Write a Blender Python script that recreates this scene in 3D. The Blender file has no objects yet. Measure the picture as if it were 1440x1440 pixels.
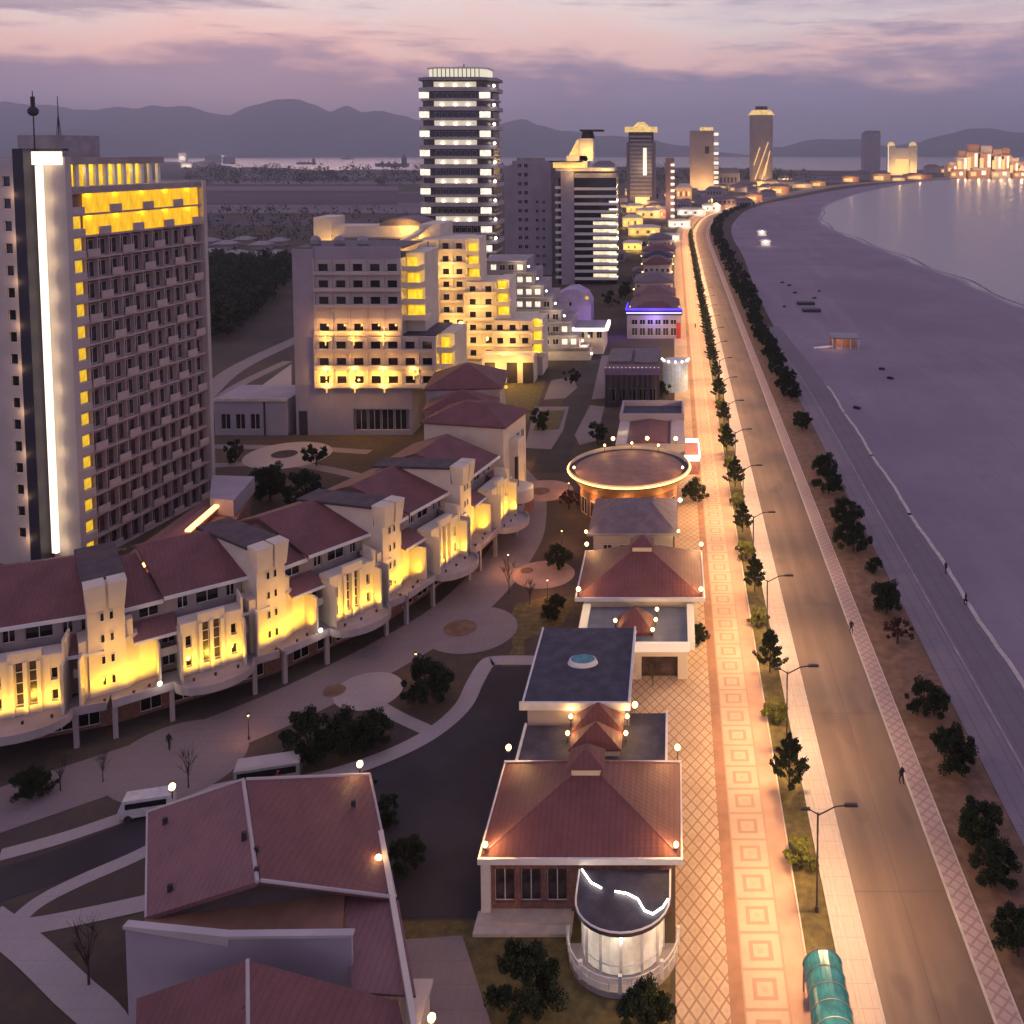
import bpy, math, random
from math import sin, cos, pi, radians as R, sqrt, atan2, hypot
from mathutils import Vector
S = bpy.context.scene
COL = S.collection
# ---------------------------------------------------------------- camera, light, exposure
CAMH, FPX, PX0, TILT = 58.0, 1300.0, 948.0, R(3.7)
PY0 = 212 + FPX*math.tan(TILT)
cam = bpy.data.cameras.new('camera'); co = bpy.data.objects.new('camera', cam); COL.objects.link(co)
co.location = (0, 0, CAMH); co.rotation_euler = (pi/2 - TILT, 0, 0)
cam.sensor_width = 36; cam.lens = FPX/1440*36
cam.shift_x = -(PX0-720)/1440; cam.shift_y = -(720-PY0)/1440
cam.clip_start = 0.5; cam.clip_end = 60000
S.camera = co
S.view_settings.view_transform = 'Standard'; S.view_settings.look = 'None'
S.view_settings.exposure = 0.0; S.view_settings.gamma = 1.0
S.cycles.use_denoising = True
S.cycles.max_bounces = 6; S.cycles.diffuse_bounces = 2; S.cycles.glossy_bounces = 3
S.cycles.transmission_bounces = 4; S.cycles.volume_bounces = 0
S.cycles.sample_clamp_indirect = 4.0; S.cycles.use_light_tree = True
S.cycles.light_sampling_threshold = 0.01

# node expression helper -------------------------------------------------------
class X:
    def __init__(s, nt, sock): s.nt, s.s = nt, sock
    def _m(s, op, *o):
        n = s.nt.nodes.new('ShaderNodeMath'); n.operation = op
        for i, a in enumerate((s,)+o):
            if isinstance(a, X): s.nt.links.new(a.s, n.inputs[i])
            else: n.inputs[i].default_value = a
        return X(s.nt, n.outputs[0])
    def __add__(s, o): return s._m('ADD', o)
    def __sub__(s, o): return s._m('SUBTRACT', o)
    def __mul__(s, o): return s._m('MULTIPLY', o)
    def __truediv__(s, o): return s._m('DIVIDE', o)
    def abs(s): return s._m('ABSOLUTE')
    def fract(s): return s._m('FRACT')
    def floor(s): return s._m('FLOOR')
    def gt(s, o): return s._m('GREATER_THAN', o)
    def lt(s, o): return s._m('LESS_THAN', o)
    def max(s, o): return s._m('MAXIMUM', o)
    def min(s, o): return s._m('MINIMUM', o)
    def clamp(s): return s.max(0.0).min(1.0)
    def pow(s, o): return s._m('POWER', o)
def tc(nt, which='Object'):
    n = nt.nodes.new('ShaderNodeTexCoord'); return n.outputs[which]
def xyz(nt, which='Object'):
    n = nt.nodes.new('ShaderNodeSeparateXYZ'); nt.links.new(tc(nt, which), n.inputs[0])
    return [X(nt, o) for o in n.outputs]
def noise(nt, scale, detail=3, stretch=(1,1,1), which='Object', rough=.55):
    m = nt.nodes.new('ShaderNodeMapping'); m.inputs['Scale'].default_value = stretch
    nt.links.new(tc(nt, which), m.inputs[0])
    n = nt.nodes.new('ShaderNodeTexNoise'); n.inputs['Scale'].default_value = scale
    n.inputs['Detail'].default_value = detail; n.inputs['Roughness'].default_value = rough
    nt.links.new(m.outputs[0], n.inputs['Vector'])
    return X(nt, n.outputs[0])
def mixc(nt, f, a, b):
    n = nt.nodes.new('ShaderNodeMix'); n.data_type = 'RGBA'
    for idx, v in ((0, f), (6, a), (7, b)):
        if isinstance(v, X): nt.links.new(v.s, n.inputs[idx])
        elif idx == 0: n.inputs[0].default_value = v
        else: n.inputs[idx].default_value = (*v, 1)
    return X(nt, n.outputs[2])
def ramp(nt, x, stops):
    n = nt.nodes.new('ShaderNodeValToRGB'); e = n.color_ramp.elements
    while len(e) < len(stops): e.new(0.5)
    for i, (p, c) in enumerate(stops):
        e[i].position = p; e[i].color = (*c, 1) if len(c) == 3 else c
    nt.links.new(x.s, n.inputs[0]); return X(nt, n.outputs[0])

# world: dusk sky with a cloud bank and rose streaks ---------------------------
W = bpy.data.worlds.new('World'); S.world = W; W.use_nodes = True
nt = W.node_tree; nt.nodes.clear()
out = nt.nodes.new('ShaderNodeOutputWorld'); bg = nt.nodes.new('ShaderNodeBackground')
gx, gy, gz = xyz(nt, 'Generated')
n1 = noise(nt, 3.0, 5, (1.2, 1.2, 9), 'Generated', .6)
n2 = noise(nt, 2.6, 8, (1.3, 1.0, 13), 'Generated', .66)
n3 = noise(nt, 9.0, 4, (1, 1, 12), 'Generated', .6)
n0 = noise(nt, 3.6, 4, (1.5, 1.2, 4.5), 'Generated', .6)
zz = gz + (n1-0.5)*0.05 + (n0-.5)*.13 + (n3-0.5)*0.018
base = ramp(nt, zz*2.5, [(0.0, (.27,.285,.48)), (.10, (.265,.26,.45)), (.185, (.27,.22,.37)), (.215, (.56,.36,.44)),
                      (.25, (1.0,.62,.56)), (.31, (.95,.66,.62)), (.37, (.88,.72,.69)), (.46, (.72,.60,.64)), (.7, (.36,.30,.44)), (1.0, (.33,.285,.45))])
cl = ((n2-0.465)*9.0).clamp()
band = ((gz-0.075)*30.0).clamp()
n4 = noise(nt, 7.0, 6, (1.0, 1.0, 10), 'Generated', .65)
c1 = mixc(nt, cl*band*(n4*.9+.38), base, (.31,.25,.37))
right = ((gx+0.03+(n1-.5)*.35)*3.0).clamp()*((n4-.3)*1.6).clamp()*1.15
right = right.clamp()*.86
c2 = mixc(nt, right, c1, (.30,.245,.39))
low = ((gz*-1.0+0.045)*28.0).clamp()*0.55
c3 = mixc(nt, low, c2, (.20,.20,.36))
sky = nt.nodes.new('ShaderNodeTexSky'); sky.sky_type = 'NISHITA'; sky.sun_disc = False
sky.sun_elevation = R(1.0); sky.sun_rotation = R(-25)
bg2 = nt.nodes.new('ShaderNodeBackground'); bg2.inputs[1].default_value = 0.02
nt.links.new(sky.outputs[0], bg2.inputs[0])
nt.links.new(c3.s, bg.inputs[0]); bg.inputs[1].default_value = 1.22
ad = nt.nodes.new('ShaderNodeAddShader')
nt.links.new(bg.outputs[0], ad.inputs[0]); nt.links.new(bg2.outputs[0], ad.inputs[1])
nt.links.new(ad.outputs[0], out.inputs[0])
sl = bpy.data.lights.new('sun', 'SUN'); sl.energy = 0.22; sl.angle = R(20); sl.color = (1, .62, .58)
so = bpy.data.objects.new('sun', sl); COL.objects.link(so); so.rotation_euler = (R(78), 0, R(25+180))

# ---------------------------------------------------------------- plan helpers
def ray(x, y):
    u = (x-PX0)/FPX; v = (PY0-y)/FPX
    return u, cos(TILT)+v*sin(TILT), -sin(TILT)+v*cos(TILT)
def G(x, y, z=0.0):            # plan point at height z
    a, b, c = ray(x, y); t = (z-CAMH)/c; return (a*t, b*t)
def HZ(y, Y):                  # height of something at depth Y
    a, b, c = ray(PX0, y); return CAMH + c*Y/b
def XX(x, y, Y):
    a, b, c = ray(x, y); return a*Y/b

# ---------------------------------------------------------------- mesh helpers
class MB:
    def __init__(s, ox=0, oy=0, oz=0, rot=0): s.v, s.f, s.m = [], [], []; s.fr(ox, oy, oz, rot); s.mi = 0
    def fr(s, ox=0, oy=0, oz=0, rot=0): s.o = (ox, oy, oz); s.c, s.s = cos(rot), sin(rot); return s
    def pt(s, p):
        x, y, z = p; s.v.append((s.o[0]+x*s.c-y*s.s, s.o[1]+x*s.s+y*s.c, s.o[2]+z)); return len(s.v)-1
    def face(s, pts):
        s.f.append([s.pt(p) for p in pts]); s.m.append(s.mi); return s
    def box(s, x0, x1, y0, y1, z0, z1):
        i = [s.pt(p) for p in ((x0,y0,z0),(x1,y0,z0),(x1,y1,z0),(x0,y1,z0),(x0,y0,z1),(x1,y0,z1),(x1,y1,z1),(x0,y1,z1))]
        for q in ((0,3,2,1),(4,5,6,7),(0,1,5,4),(1,2,6,5),(2,3,7,6),(3,0,4,7)):
            s.f.append([i[k] for k in q]); s.m.append(s.mi)
        return s
    def prism(s, poly, z0, z1, poly2=None):
        poly2 = poly2 or poly; n = len(poly)
        a = [s.pt((x, y, z0)) for x, y in poly]; b = [s.pt((x, y, z1)) for x, y in poly2]
        s.f.append(b); s.f.append(a[::-1]); s.m += [s.mi]*2
        for i in range(n):
            j = (i+1) % n; s.f.append([a[i], a[j], b[j], b[i]]); s.m.append(s.mi)
        return s
    def plate(s, pts, t):       # sloped slab: 3D points, thickness t downwards
        n = len(pts); b = [s.pt(p) for p in pts]; a = [s.pt((p[0], p[1], p[2]-t)) for p in pts]
        s.f.append(b); s.f.append(a[::-1]); s.m += [s.mi]*2
        for i in range(n):
            j = (i+1) % n; s.f.append([a[i], a[j], b[j], b[i]]); s.m.append(s.mi)
        return s
    def cyl(s, cx, cy, z0, z1, r0, r1=None, n=12):
        r1 = r0 if r1 is None else r1
        return s.prism([(cx+r0*cos(2*pi*k/n), cy+r0*sin(2*pi*k/n)) for k in range(n)], z0, z1,
                       [(cx+r1*cos(2*pi*k/n), cy+r1*sin(2*pi*k/n)) for k in range(n)])
    def tube(s, p, q, r0, r1=None, n=6):
        r1 = r0 if r1 is None else r1
        p, q = Vector(p), Vector(q); d = (q-p).normalized()
        a = d.cross(Vector((0,0,1)) if abs(d.z) < .95 else Vector((1,0,0))).normalized(); b = d.cross(a)
        A = [s.pt(p+a*r0*cos(2*pi*k/n)+b*r0*sin(2*pi*k/n)) for k in range(n)]
        B = [s.pt(q+a*r1*cos(2*pi*k/n)+b*r1*sin(2*pi*k/n)) for k in range(n)]
        for k in range(n):
            j = (k+1) % n; s.f.append([A[k], A[j], B[j], B[k]]); s.m.append(s.mi)
        s.f.append(A[::-1]); s.f.append(B); s.m += [s.mi]*2; return s
    def ball(s, cx, cy, cz, r, n=8, m=5, sz=1.0):
        rows = []
        for j in range(1, m):
            t = pi*j/m; rows.append([s.pt((cx+r*sin(t)*cos(2*pi*k/n), cy+r*sin(t)*sin(2*pi*k/n), cz+r*sz*cos(t))) for k in range(n)])
        top = s.pt((cx, cy, cz+r*sz)); bot = s.pt((cx, cy, cz-r*sz))
        for k in range(n):
            l = (k+1) % n
            s.f.append([top, rows[0][k], rows[0][l]]); s.f.append([bot, rows[-1][l], rows[-1][k]]); s.m += [s.mi]*2
            for j in range(m-2): s.f.append([rows[j][k], rows[j+1][k], rows[j+1][l], rows[j][l]]); s.m.append(s.mi)
        return s
    def hip(s, x0, x1, y0, y1, z0, zt, ins, insy=None, t=.25):  # hip roof up to a flat top of inset ins
        insy = ins if insy is None else insy
        s.prism([(x0,y0),(x1,y0),(x1,y1),(x0,y1)], z0-t, z0)
        return s.prism([(x0,y0),(x1,y0),(x1,y1),(x0,y1)], z0+.002, zt, [(x0+ins,y0+insy),(x1-ins,y0+insy),(x1-ins,y1-insy),(x0+ins,y1-insy)])
    def grid(s, x0, x1, z0, z1, y, cols, rows, t=.4):
        """wall facing -y with openings cols (x intervals) by rows (z intervals)"""
        zc = z0
        for a, b in rows:
            if a > zc+1e-3: s.box(x0, x1, y, y+t, zc, a)
            xc = x0
            for c, d in cols:
                if c > xc+1e-3: s.box(xc, c, y, y+t, a, b)
                xc = d
            if x1 > xc+1e-3: s.box(xc, x1, y, y+t, a, b)
            zc = b
        if z1 > zc+1e-3: s.box(x0, x1, y, y+t, zc, z1)
        return s
    def mesh(s, name, mats):
        me = bpy.data.meshes.new(name); me.from_pydata(s.v, [], s.f)
        for m in (mats if isinstance(mats, (list, tuple)) else [mats]): me.materials.append(m)
        if isinstance(mats, (list, tuple)): me.polygons.foreach_set('material_index', s.m)
        me.update(); return me
def link(name, me, parent=None, loc=(0,0,0), rot=0):
    o = bpy.data.objects.new(name, me); COL.objects.link(o)
    o.location = loc; o.rotation_euler = (0, 0, rot)
    if parent: o.parent = parent
    return o
def part(name, mb, mat, parent, loc=(0,0,0), rot=0): return link(name, mb.mesh(name, mat), parent, loc, rot)
def tag(o, label, cat, group=None):
    o['label'] = label; o['category'] = cat
    if group: o['group'] = group
    return o
def thing(name, label, cat, loc=(0,0,0), rot=0, group=None):
    o = bpy.data.objects.new(name, None); COL.objects.link(o); o.empty_display_size = .5
    o.location = loc if len(loc) == 3 else (*loc, 0); o.rotation_euler = (0, 0, rot); return tag(o, label, cat, group)
def parts(name, mbs, mat, parent):
    return [part(name, m, mat, parent) for m in mbs]
def struct(name, mb, mat):
    o = part(name, mb, mat, None); o['kind'] = 'structure'; return o
def kids(o, p):
    return [c for c in bpy.data.objects if c.parent == p]
CH = {}
def tree_of(root):
    if root.name not in CH:
        ch = {}
        for c in bpy.data.objects:
            if c.parent: ch.setdefault(c.parent.name, []).append(c)
        CH[root.name] = ch
    return CH[root.name]
def dup(root, loc, rot=0, label=None, group=None, scale=None):
    ch = tree_of(root)
    def cp(o, p):
        c = o.copy(); COL.objects.link(c)
        if p: c.parent = p
        for k in ch.get(o.name, []): cp(k, c)
        return c
    r = cp(root, None); r.location = loc if len(loc) == 3 else (*loc, 0); r.rotation_euler = (0, 0, rot)
    if scale: r.scale = scale if isinstance(scale, tuple) else (scale,)*3
    if label: r['label'] = label
    if group: r['group'] = group
    return r
def light(parent, loc, e, col=(1,.62,.25), r=.15, kind='POINT', aim=None, ang=100, blend=.6, name='lamp_light'):
    l = bpy.data.lights.new(name, kind); l.energy = e; l.color = col
    l.shadow_soft_size = r
    o = bpy.data.objects.new(name, l); COL.objects.link(o); o.location = loc
    if kind == 'SPOT': l.spot_size = R(ang); l.spot_blend = blend
    if aim: o.rotation_euler = Vector(aim).to_track_quat('-Z', 'Y').to_euler()
    if parent: o.parent = parent
    return o
ORD = ['first','second','third','fourth','fifth','sixth','seventh','eighth','ninth','tenth','eleventh','twelfth','thirteenth','fourteenth','fifteenth','sixteenth','seventeenth','eighteenth','nineteenth','twentieth']
TENS = {2:'twenty',3:'thirty',4:'forty',5:'fifty',6:'sixty',7:'seventy',8:'eighty',9:'ninety'}
def nth(i):
    if i < 20: return ORD[i]
    if i >= 99: return 'hundredth' if i == 99 else 'hundred-and-'+nth(i-100)
    t, u = divmod(i+1, 10)
    return (TENS[t][:-1]+'ieth') if u == 0 else TENS[t]+'-'+ORD[u-1]

# ---------------------------------------------------------------- materials
def mat(name, col, rough=.7, metal=0.0, var=.12, vs=1.5, bump=0.0, bs=8.0, spec=.4, emit=None, es=0.0, col2=None, vstr=(1,1,1)):
    m = bpy.data.materials.new(name); m.use_nodes = True; nt = m.node_tree
    b = nt.nodes['Principled BSDF']; b.inputs['Roughness'].default_value = rough
    b.inputs['Metallic'].default_value = metal; b.inputs['Specular IOR Level'].default_value = spec
    c2 = col2 or tuple(c*(1-var*2) for c in col)
    n = noise(nt, vs, 4, vstr); f = ((n-.38)*3.2).clamp()
    c = mixc(nt, f, c2, col); nt.links.new(c.s, b.inputs['Base Color'])
    if bump:
        bn = nt.nodes.new('ShaderNodeBump'); bn.inputs['Strength'].default_value = bump; bn.inputs['Distance'].default_value = .05
        nn = noise(nt, bs, 3); nt.links.new(nn.s, bn.inputs['Height']); nt.links.new(bn.outputs[0], b.inputs['Normal'])
    if emit:
        b.inputs['Emission Color'].default_value = (*emit, 1); b.inputs['Emission Strength'].default_value = es
    return m
def glow(name, col, s, var=0.0, vs=1.0, vstr=(1,1,1)):
    m = bpy.data.materials.new(name); m.use_nodes = True; nt = m.node_tree
    b = nt.nodes['Principled BSDF']; b.inputs['Base Color'].default_value = (*[min(.6, c*.5) for c in col], 1)
    b.inputs['Emission Color'].default_value = (*col, 1); b.inputs['Emission Strength'].default_value = s
    if var:
        n = noise(nt, vs, 3, vstr); k = (((n-.35)*3.0).clamp()*var + (1-var))*s
        nt.links.new(k.s, b.inputs['Emission Strength'])
    return m
def roofmat(name, col, col2, period=.45, along='x'):
    m = bpy.data.materials.new(name); m.use_nodes = True; nt = m.node_tree
    b = nt.nodes['Principled BSDF']; b.inputs['Roughness'].default_value = .62; b.inputs['Specular IOR Level'].default_value = .3
    x, y, z = xyz(nt); n = noise(nt, .35, 5); n2 = noise(nt, 3.0, 4, (1, .25, 1))
    c = mixc(nt, ((n*.6+n2*.4-.36)*3.6).clamp(), col2, col)
    w = ((x/period).fract()-.5).abs(); w2 = ((y/period).fract()-.5).abs()
    row = (z/.16).fract()
    c = mixc(nt, w.lt(.07)*.35, c, tuple(k*.45 for k in col2)); nt.links.new(c.s, b.inputs['Base Color'])
    bn = nt.nodes.new('ShaderNodeBump'); bn.inputs['Strength'].default_value = .5; bn.inputs['Distance'].default_value = .06
    nt.links.new((w+w2*.5+row*.5).s, bn.inputs['Height']); nt.links.new(bn.outputs[0], b.inputs['Normal'])
    return m
M = {}
M['wall'] = mat('painted_wall', (.52,.45,.44), .8, vs=.25, var=.08, bump=.1)
M['walldirty'] = mat('weathered_wall', (.42,.36,.36), .85, vs=.3, var=.14, vstr=(1,1,.25), bump=.1)
M['cream'] = mat('cream_wall', (.72,.62,.50), .8, vs=.4, var=.07, bump=.1)
M['white'] = mat('white_trim', (.75,.72,.70), .65, var=.05)
M['stone'] = mat('brick_wall', (.30,.15,.12), .85, vs=3, var=.2, bump=.3)
M['lavender'] = mat('pale_plaster', (.38,.33,.38), .85, vs=.2, var=.08)
M['concrete'] = mat('concrete', (.36,.32,.33), .85, vs=.5, var=.15, bump=.2)
M['darkroof'] = mat('tarred_roof', (.075,.07,.10), .7, vs=.8, var=.25, bump=.3)
M['greyroof'] = mat('slate_roof', (.20,.15,.17), .7, vs=.8, var=.15, bump=.3)
M['redroof'] = roofmat('red_tile_roof', (.20,.08,.078), (.14,.055,.055))
M['pinkroof'] = roofmat('faded_tile_roof', (.25,.12,.12), (.19,.09,.095))
M['dark'] = mat('dark_paint', (.04,.035,.045), .6)
M['metal'] = mat('grey_metal', (.30,.29,.31), .4, .6)
M['pole'] = mat('pole_paint', (.09,.075,.07), .5, .3)
M['glass'] = mat('window_glass', (.018,.016,.022), .08, var=.3, spec=.8)
M['glass2'] = mat('curtained_glass', (.10,.07,.075), .25, var=.35, vs=.9, spec=.6)
M['teal'] = mat('teal_glazing', (.05,.30,.32), .15, var=.2, spec=.8)
M['bark'] = mat('bark', (.07,.05,.04), .9, vs=6, bump=.5)
M['asphalt'] = mat('asphalt', (.045,.036,.042), .85, vs=.15, var=.2, bump=.3, bs=30)
M['dark_asphalt'] = M['asphalt']
M['paver'] = mat('pale_pavers', (.28,.235,.24), .8, vs=.5, var=.12, bump=.2)
M['plaza'] = mat('plaza_paving', (.20,.155,.165), .85, vs=.35, var=.2, bump=.2)
M['kerb'] = mat('kerbstone', (.62,.54,.47), .8, vs=1.0)
M['yellow_glow'] = glow('lit_yellow_glass', (1,.60,.03), 1.15, .55, 1.3, (1,1,.4))
M['warm_glow'] = glow('lit_warm_glass', (1,.62,.25), 1.3, .5, 1.5)
M['white_glow'] = glow('white_light', (1,.90,.80), 1.8)
M['tower_glow'] = glow('lit_white_glass', (1,.90,.72), 1.5, .5, 1.2)
M['bulb'] = glow('lamp_bulb', (1,.62,.20), 9)
M['bulb_white'] = glow('white_bulb', (1,.9,.75), 9)
M['orange_strip'] = glow('orange_strip_light', (1,.50,.16), 4)
M['blue_strip'] = glow('blue_neon', (.06,.03,1), 2.6)
M['far_glow'] = glow('far_warm_light', (1,.60,.22), 1.5, .7, .25)
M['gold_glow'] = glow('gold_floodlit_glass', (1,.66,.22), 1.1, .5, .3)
# ================================================================ THE SETTING
def groundmat():
    m = bpy.data.materials.new('earth'); m.use_nodes = True; nt = m.node_tree; b = nt.nodes['Principled BSDF']
    b.inputs['Roughness'].default_value = .95; b.inputs['Specular IOR Level'].default_value = .1
    n = noise(nt, .06, 5); n2 = noise(nt, .9, 5); n3 = noise(nt, .012, 3)
    c = mixc(nt, ((n-.4)*4).clamp(), (.075,.055,.045), (.12,.095,.05)); c = mixc(nt, ((n2-.4)*4).clamp()*.6, c, (.06,.05,.05))
    c = mixc(nt, ((n3-.45)*6).clamp()*.5, c, (.09,.075,.085))
    nt.links.new(c.s, b.inputs['Base Color'])
    bn = nt.nodes.new('ShaderNodeBump'); bn.inputs['Strength'].default_value = .4; bn.inputs['Distance'].default_value = .1
    nt.links.new(n2.s, bn.inputs['Height']); nt.links.new(bn.outputs[0], b.inputs['Normal'])
    return m
M['earth'] = groundmat()
def sandmat():
    m = bpy.data.materials.new('beach_sand'); m.use_nodes = True; nt = m.node_tree; b = nt.nodes['Principled BSDF']
    b.inputs['Roughness'].default_value = .9; b.inputs['Specular IOR Level'].default_value = .15
    x, y, z = xyz(nt)
    n = noise(nt, .02, 5); n2 = noise(nt, .25, 6, rough=.65); n3 = noise(nt, .12, 4, (1, .06, 1))
    c = mixc(nt, ((n-.4)*4).clamp(), (.245,.195,.235), (.32,.26,.30))
    c = mixc(nt, ((n2-.5)*4).clamp()*.45, c, (.22,.175,.21)); c = mixc(nt, ((n3-.52)*7).clamp()*.3, c, (.38,.31,.35))
    tr_ = noise(nt, .9, 3, (1, .035, 1)); tk = ((tr_-.5).abs().lt(.012))*((n-.45)*6.0).clamp(); c = mixc(nt, tk*.45, c, (.20,.16,.19)); n5 = noise(nt, 2.6, 5); c = mixc(nt, ((n5-.58)*8).clamp()*.35, c, (.19,.15,.18))
    wet = ((z*-1.0)*3.0+0.25).clamp(); c = mixc(nt, wet*.75, c, (.16,.14,.18)); nt.links.new(c.s, b.inputs['Base Color'])
    nt.links.new((wet*-.6+.9).s, b.inputs['Roughness'])
    bn = nt.nodes.new('ShaderNodeBump'); bn.inputs['Strength'].default_value = .5; bn.inputs['Distance'].default_value = .15
    nt.links.new(n2.s, bn.inputs['Height']); nt.links.new(bn.outputs[0], b.inputs['Normal'])
    return m
M['sand'] = sandmat()
def seamat():
    m = bpy.data.materials.new('sea_water'); m.use_nodes = True; nt = m.node_tree; b = nt.nodes['Principled BSDF']
    b.inputs['Base Color'].default_value = (.12,.11,.16,1); b.inputs['Roughness'].default_value = .24
    b.inputs['Specular IOR Level'].default_value = .9
    n = noise(nt, .35, 4, (1, .5, 1)); n2 = noise(nt, .03, 3)
    bn = nt.nodes.new('ShaderNodeBump'); bn.inputs['Strength'].default_value = .35; bn.inputs['Distance'].default_value = .25
    nt.links.new((n+n2*2.0).s, bn.inputs['Height']); nt.links.new(bn.outputs[0], b.inputs['Normal'])
    return m
M['sea'] = seamat()
struct('sea', MB().face([(-30000,-200,-.3),(30000,-200,-.3),(30000,30000,-.3),(-30000,30000,-.3)]), M['sea'])
shore = [((36.4,-80),(131,-80)),((36.4,0),(131,0)),((36.4,120),(131,120)),((36,200),(131,210)),((33,292),(131,300)),((34.6,401),(130,400)),((38,509),(126,490)),((40,639),(121,600)),
         ((51,769),(119,720)),((81,942),(136,850)),((151,1142),(180,1045)),((281,1450),(298,1375)),((480,1800),(500,1790)),((900,2390),(920,2370)),((2400,4000),(2410,3980))]
def lerp(a, b, t): return (a[0]+(b[0]-a[0])*t, a[1]+(b[1]-a[1])*t)
def smooth(pts, k=5):
    o = []
    n = len(pts)
    for i in range(n-1):
        p0, p1, p2, p3 = pts[max(i-1,0)], pts[i], pts[i+1], pts[min(i+2,n-1)]
        for j in range(k):
            t = j/k
            o.append(tuple(.5*((2*p1[d])+(-p0[d]+p2[d])*t+(2*p0[d]-5*p1[d]+4*p2[d]-p3[d])*t*t+(-p0[d]+3*p1[d]-3*p2[d]+p3[d])*t**3) for d in range(len(p1))))
    o.append(tuple(pts[-1])); return o
sh = smooth([(a[0],a[1],b[0],b[1]) for a, b in shore], 8)
rng = random.Random(3)
sm_ = MB()
rows = []
for i, (ax, ay, bx, by) in enumerate(sh):
    L = hypot(bx-ax, by-ay) or 1; wob = 1.6*sin(i*1.7)+1.2*sin(i*.63)+rng.uniform(-.6,.6)
    d = ((bx-ax)/L, (by-ay)/L)
    r = [(ax, ay, .05), (ax+(bx-ax)*.5, ay+(by-ay)*.5, .06)]
    for off, z in ((-12, .03), (-5, -.08), (wob, -.3), (9, -.55), (25, -1.6)):
        if L > 30 or off > -5: r.append((bx+d[0]*off, by+d[1]*off, z))
        else: r.append((ax+(bx-ax)*.7, ay+(by-ay)*.7, z))
    rows.append([sm_.pt(p) for p in r])
for a, b in zip(rows, rows[1:]):
    for k in range(len(a)-1): sm_.f.append([a[k], a[k+1], b[k+1], b[k]]); sm_.m.append(0)
struct('beach', sm_, M['sand'])
fo = MB(); prev = None
for i, (ax, ay, bx, by) in enumerate(sh):
    for j in range(1):
        L = hypot(bx-ax, by-ay) or 1; d = ((bx-ax)/L, (by-ay)/L); r0 = rng.uniform(.3,1.0)
        cur = [fo.pt((bx+d[0]*(1.2+2*sin(i*.8)), by+d[1]*(1.2+2*sin(i*.8)), -.285)), fo.pt((bx+d[0]*(2.0+r0+2*sin(i*.8)), by+d[1]*(2.0+r0+2*sin(i*.8)), -.285))]
        if prev: fo.f.append([prev[0], prev[1], cur[1], cur[0]]); fo.m.append(0)
        prev = cur
struct('sea_foam', fo, mat('sea_foam', (.42,.40,.45), .8, vs=.6, var=.4))
mid = [((a[0]+b[0])/2, (a[1]+b[1])/2) for a, b in shore]
land = mid + [G(1440,235.5),G(1330,238),G(1250,239.5),G(1180,240),G(1100,239),G(1010,236),G(840,234.5),G(700,238),G(600,239.5),G(520,238),G(450,240),G(400,236),G(330,236.5),G(300,229),G(250,227.5),G(0,226),G(-300,226),(-2400,-80)]
struct('ground', MB().face([(x, y, 0) for x, y in land]), M['earth'])
# beach kerb: the low edge between the beach walk and the sand
# ---- the sea road and its strips, all offsets of one line
spine = [(0,-40)]+[(0, y) for y in range(0, 560, 40)]+[(0,560),(1,640),(5,711),(15,811),(37,919),(72,1047),(146,1257),(290,1600),(600,2020),(1000,2440)]
sp2 = smooth(spine, 4)
def ribbon(pts, a, b, z, h=None):
    mb = MB(); prev = None
    for i, p in enumerate(pts):
        q0, q1 = pts[max(i-1,0)], pts[min(i+1,len(pts)-1)]
        dx, dy = q1[0]-q0[0], q1[1]-q0[1]; L = hypot(dx, dy) or 1; nx, ny = dy/L, -dx/L
        prev_ = [(p[0]+nx*a, p[1]+ny*a), (p[0]+nx*b, p[1]+ny*b)]
        if h is None: cur = [mb.pt((*prev_[0], z)), mb.pt((*prev_[1], z))]
        else: cur = [mb.pt((*prev_[0], z)), mb.pt((*prev_[0], z+h)), mb.pt((*prev_[1], z+h)), mb.pt((*prev_[1], z))]
        if prev:
            for k in range(len(cur)-1): mb.f.append([prev[k], prev[k+1], cur[k+1], cur[k]]); mb.m.append(0)
        elif h is not None: mb.f.append(cur); mb.m.append(0)
        prev = cur
    return mb
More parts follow.
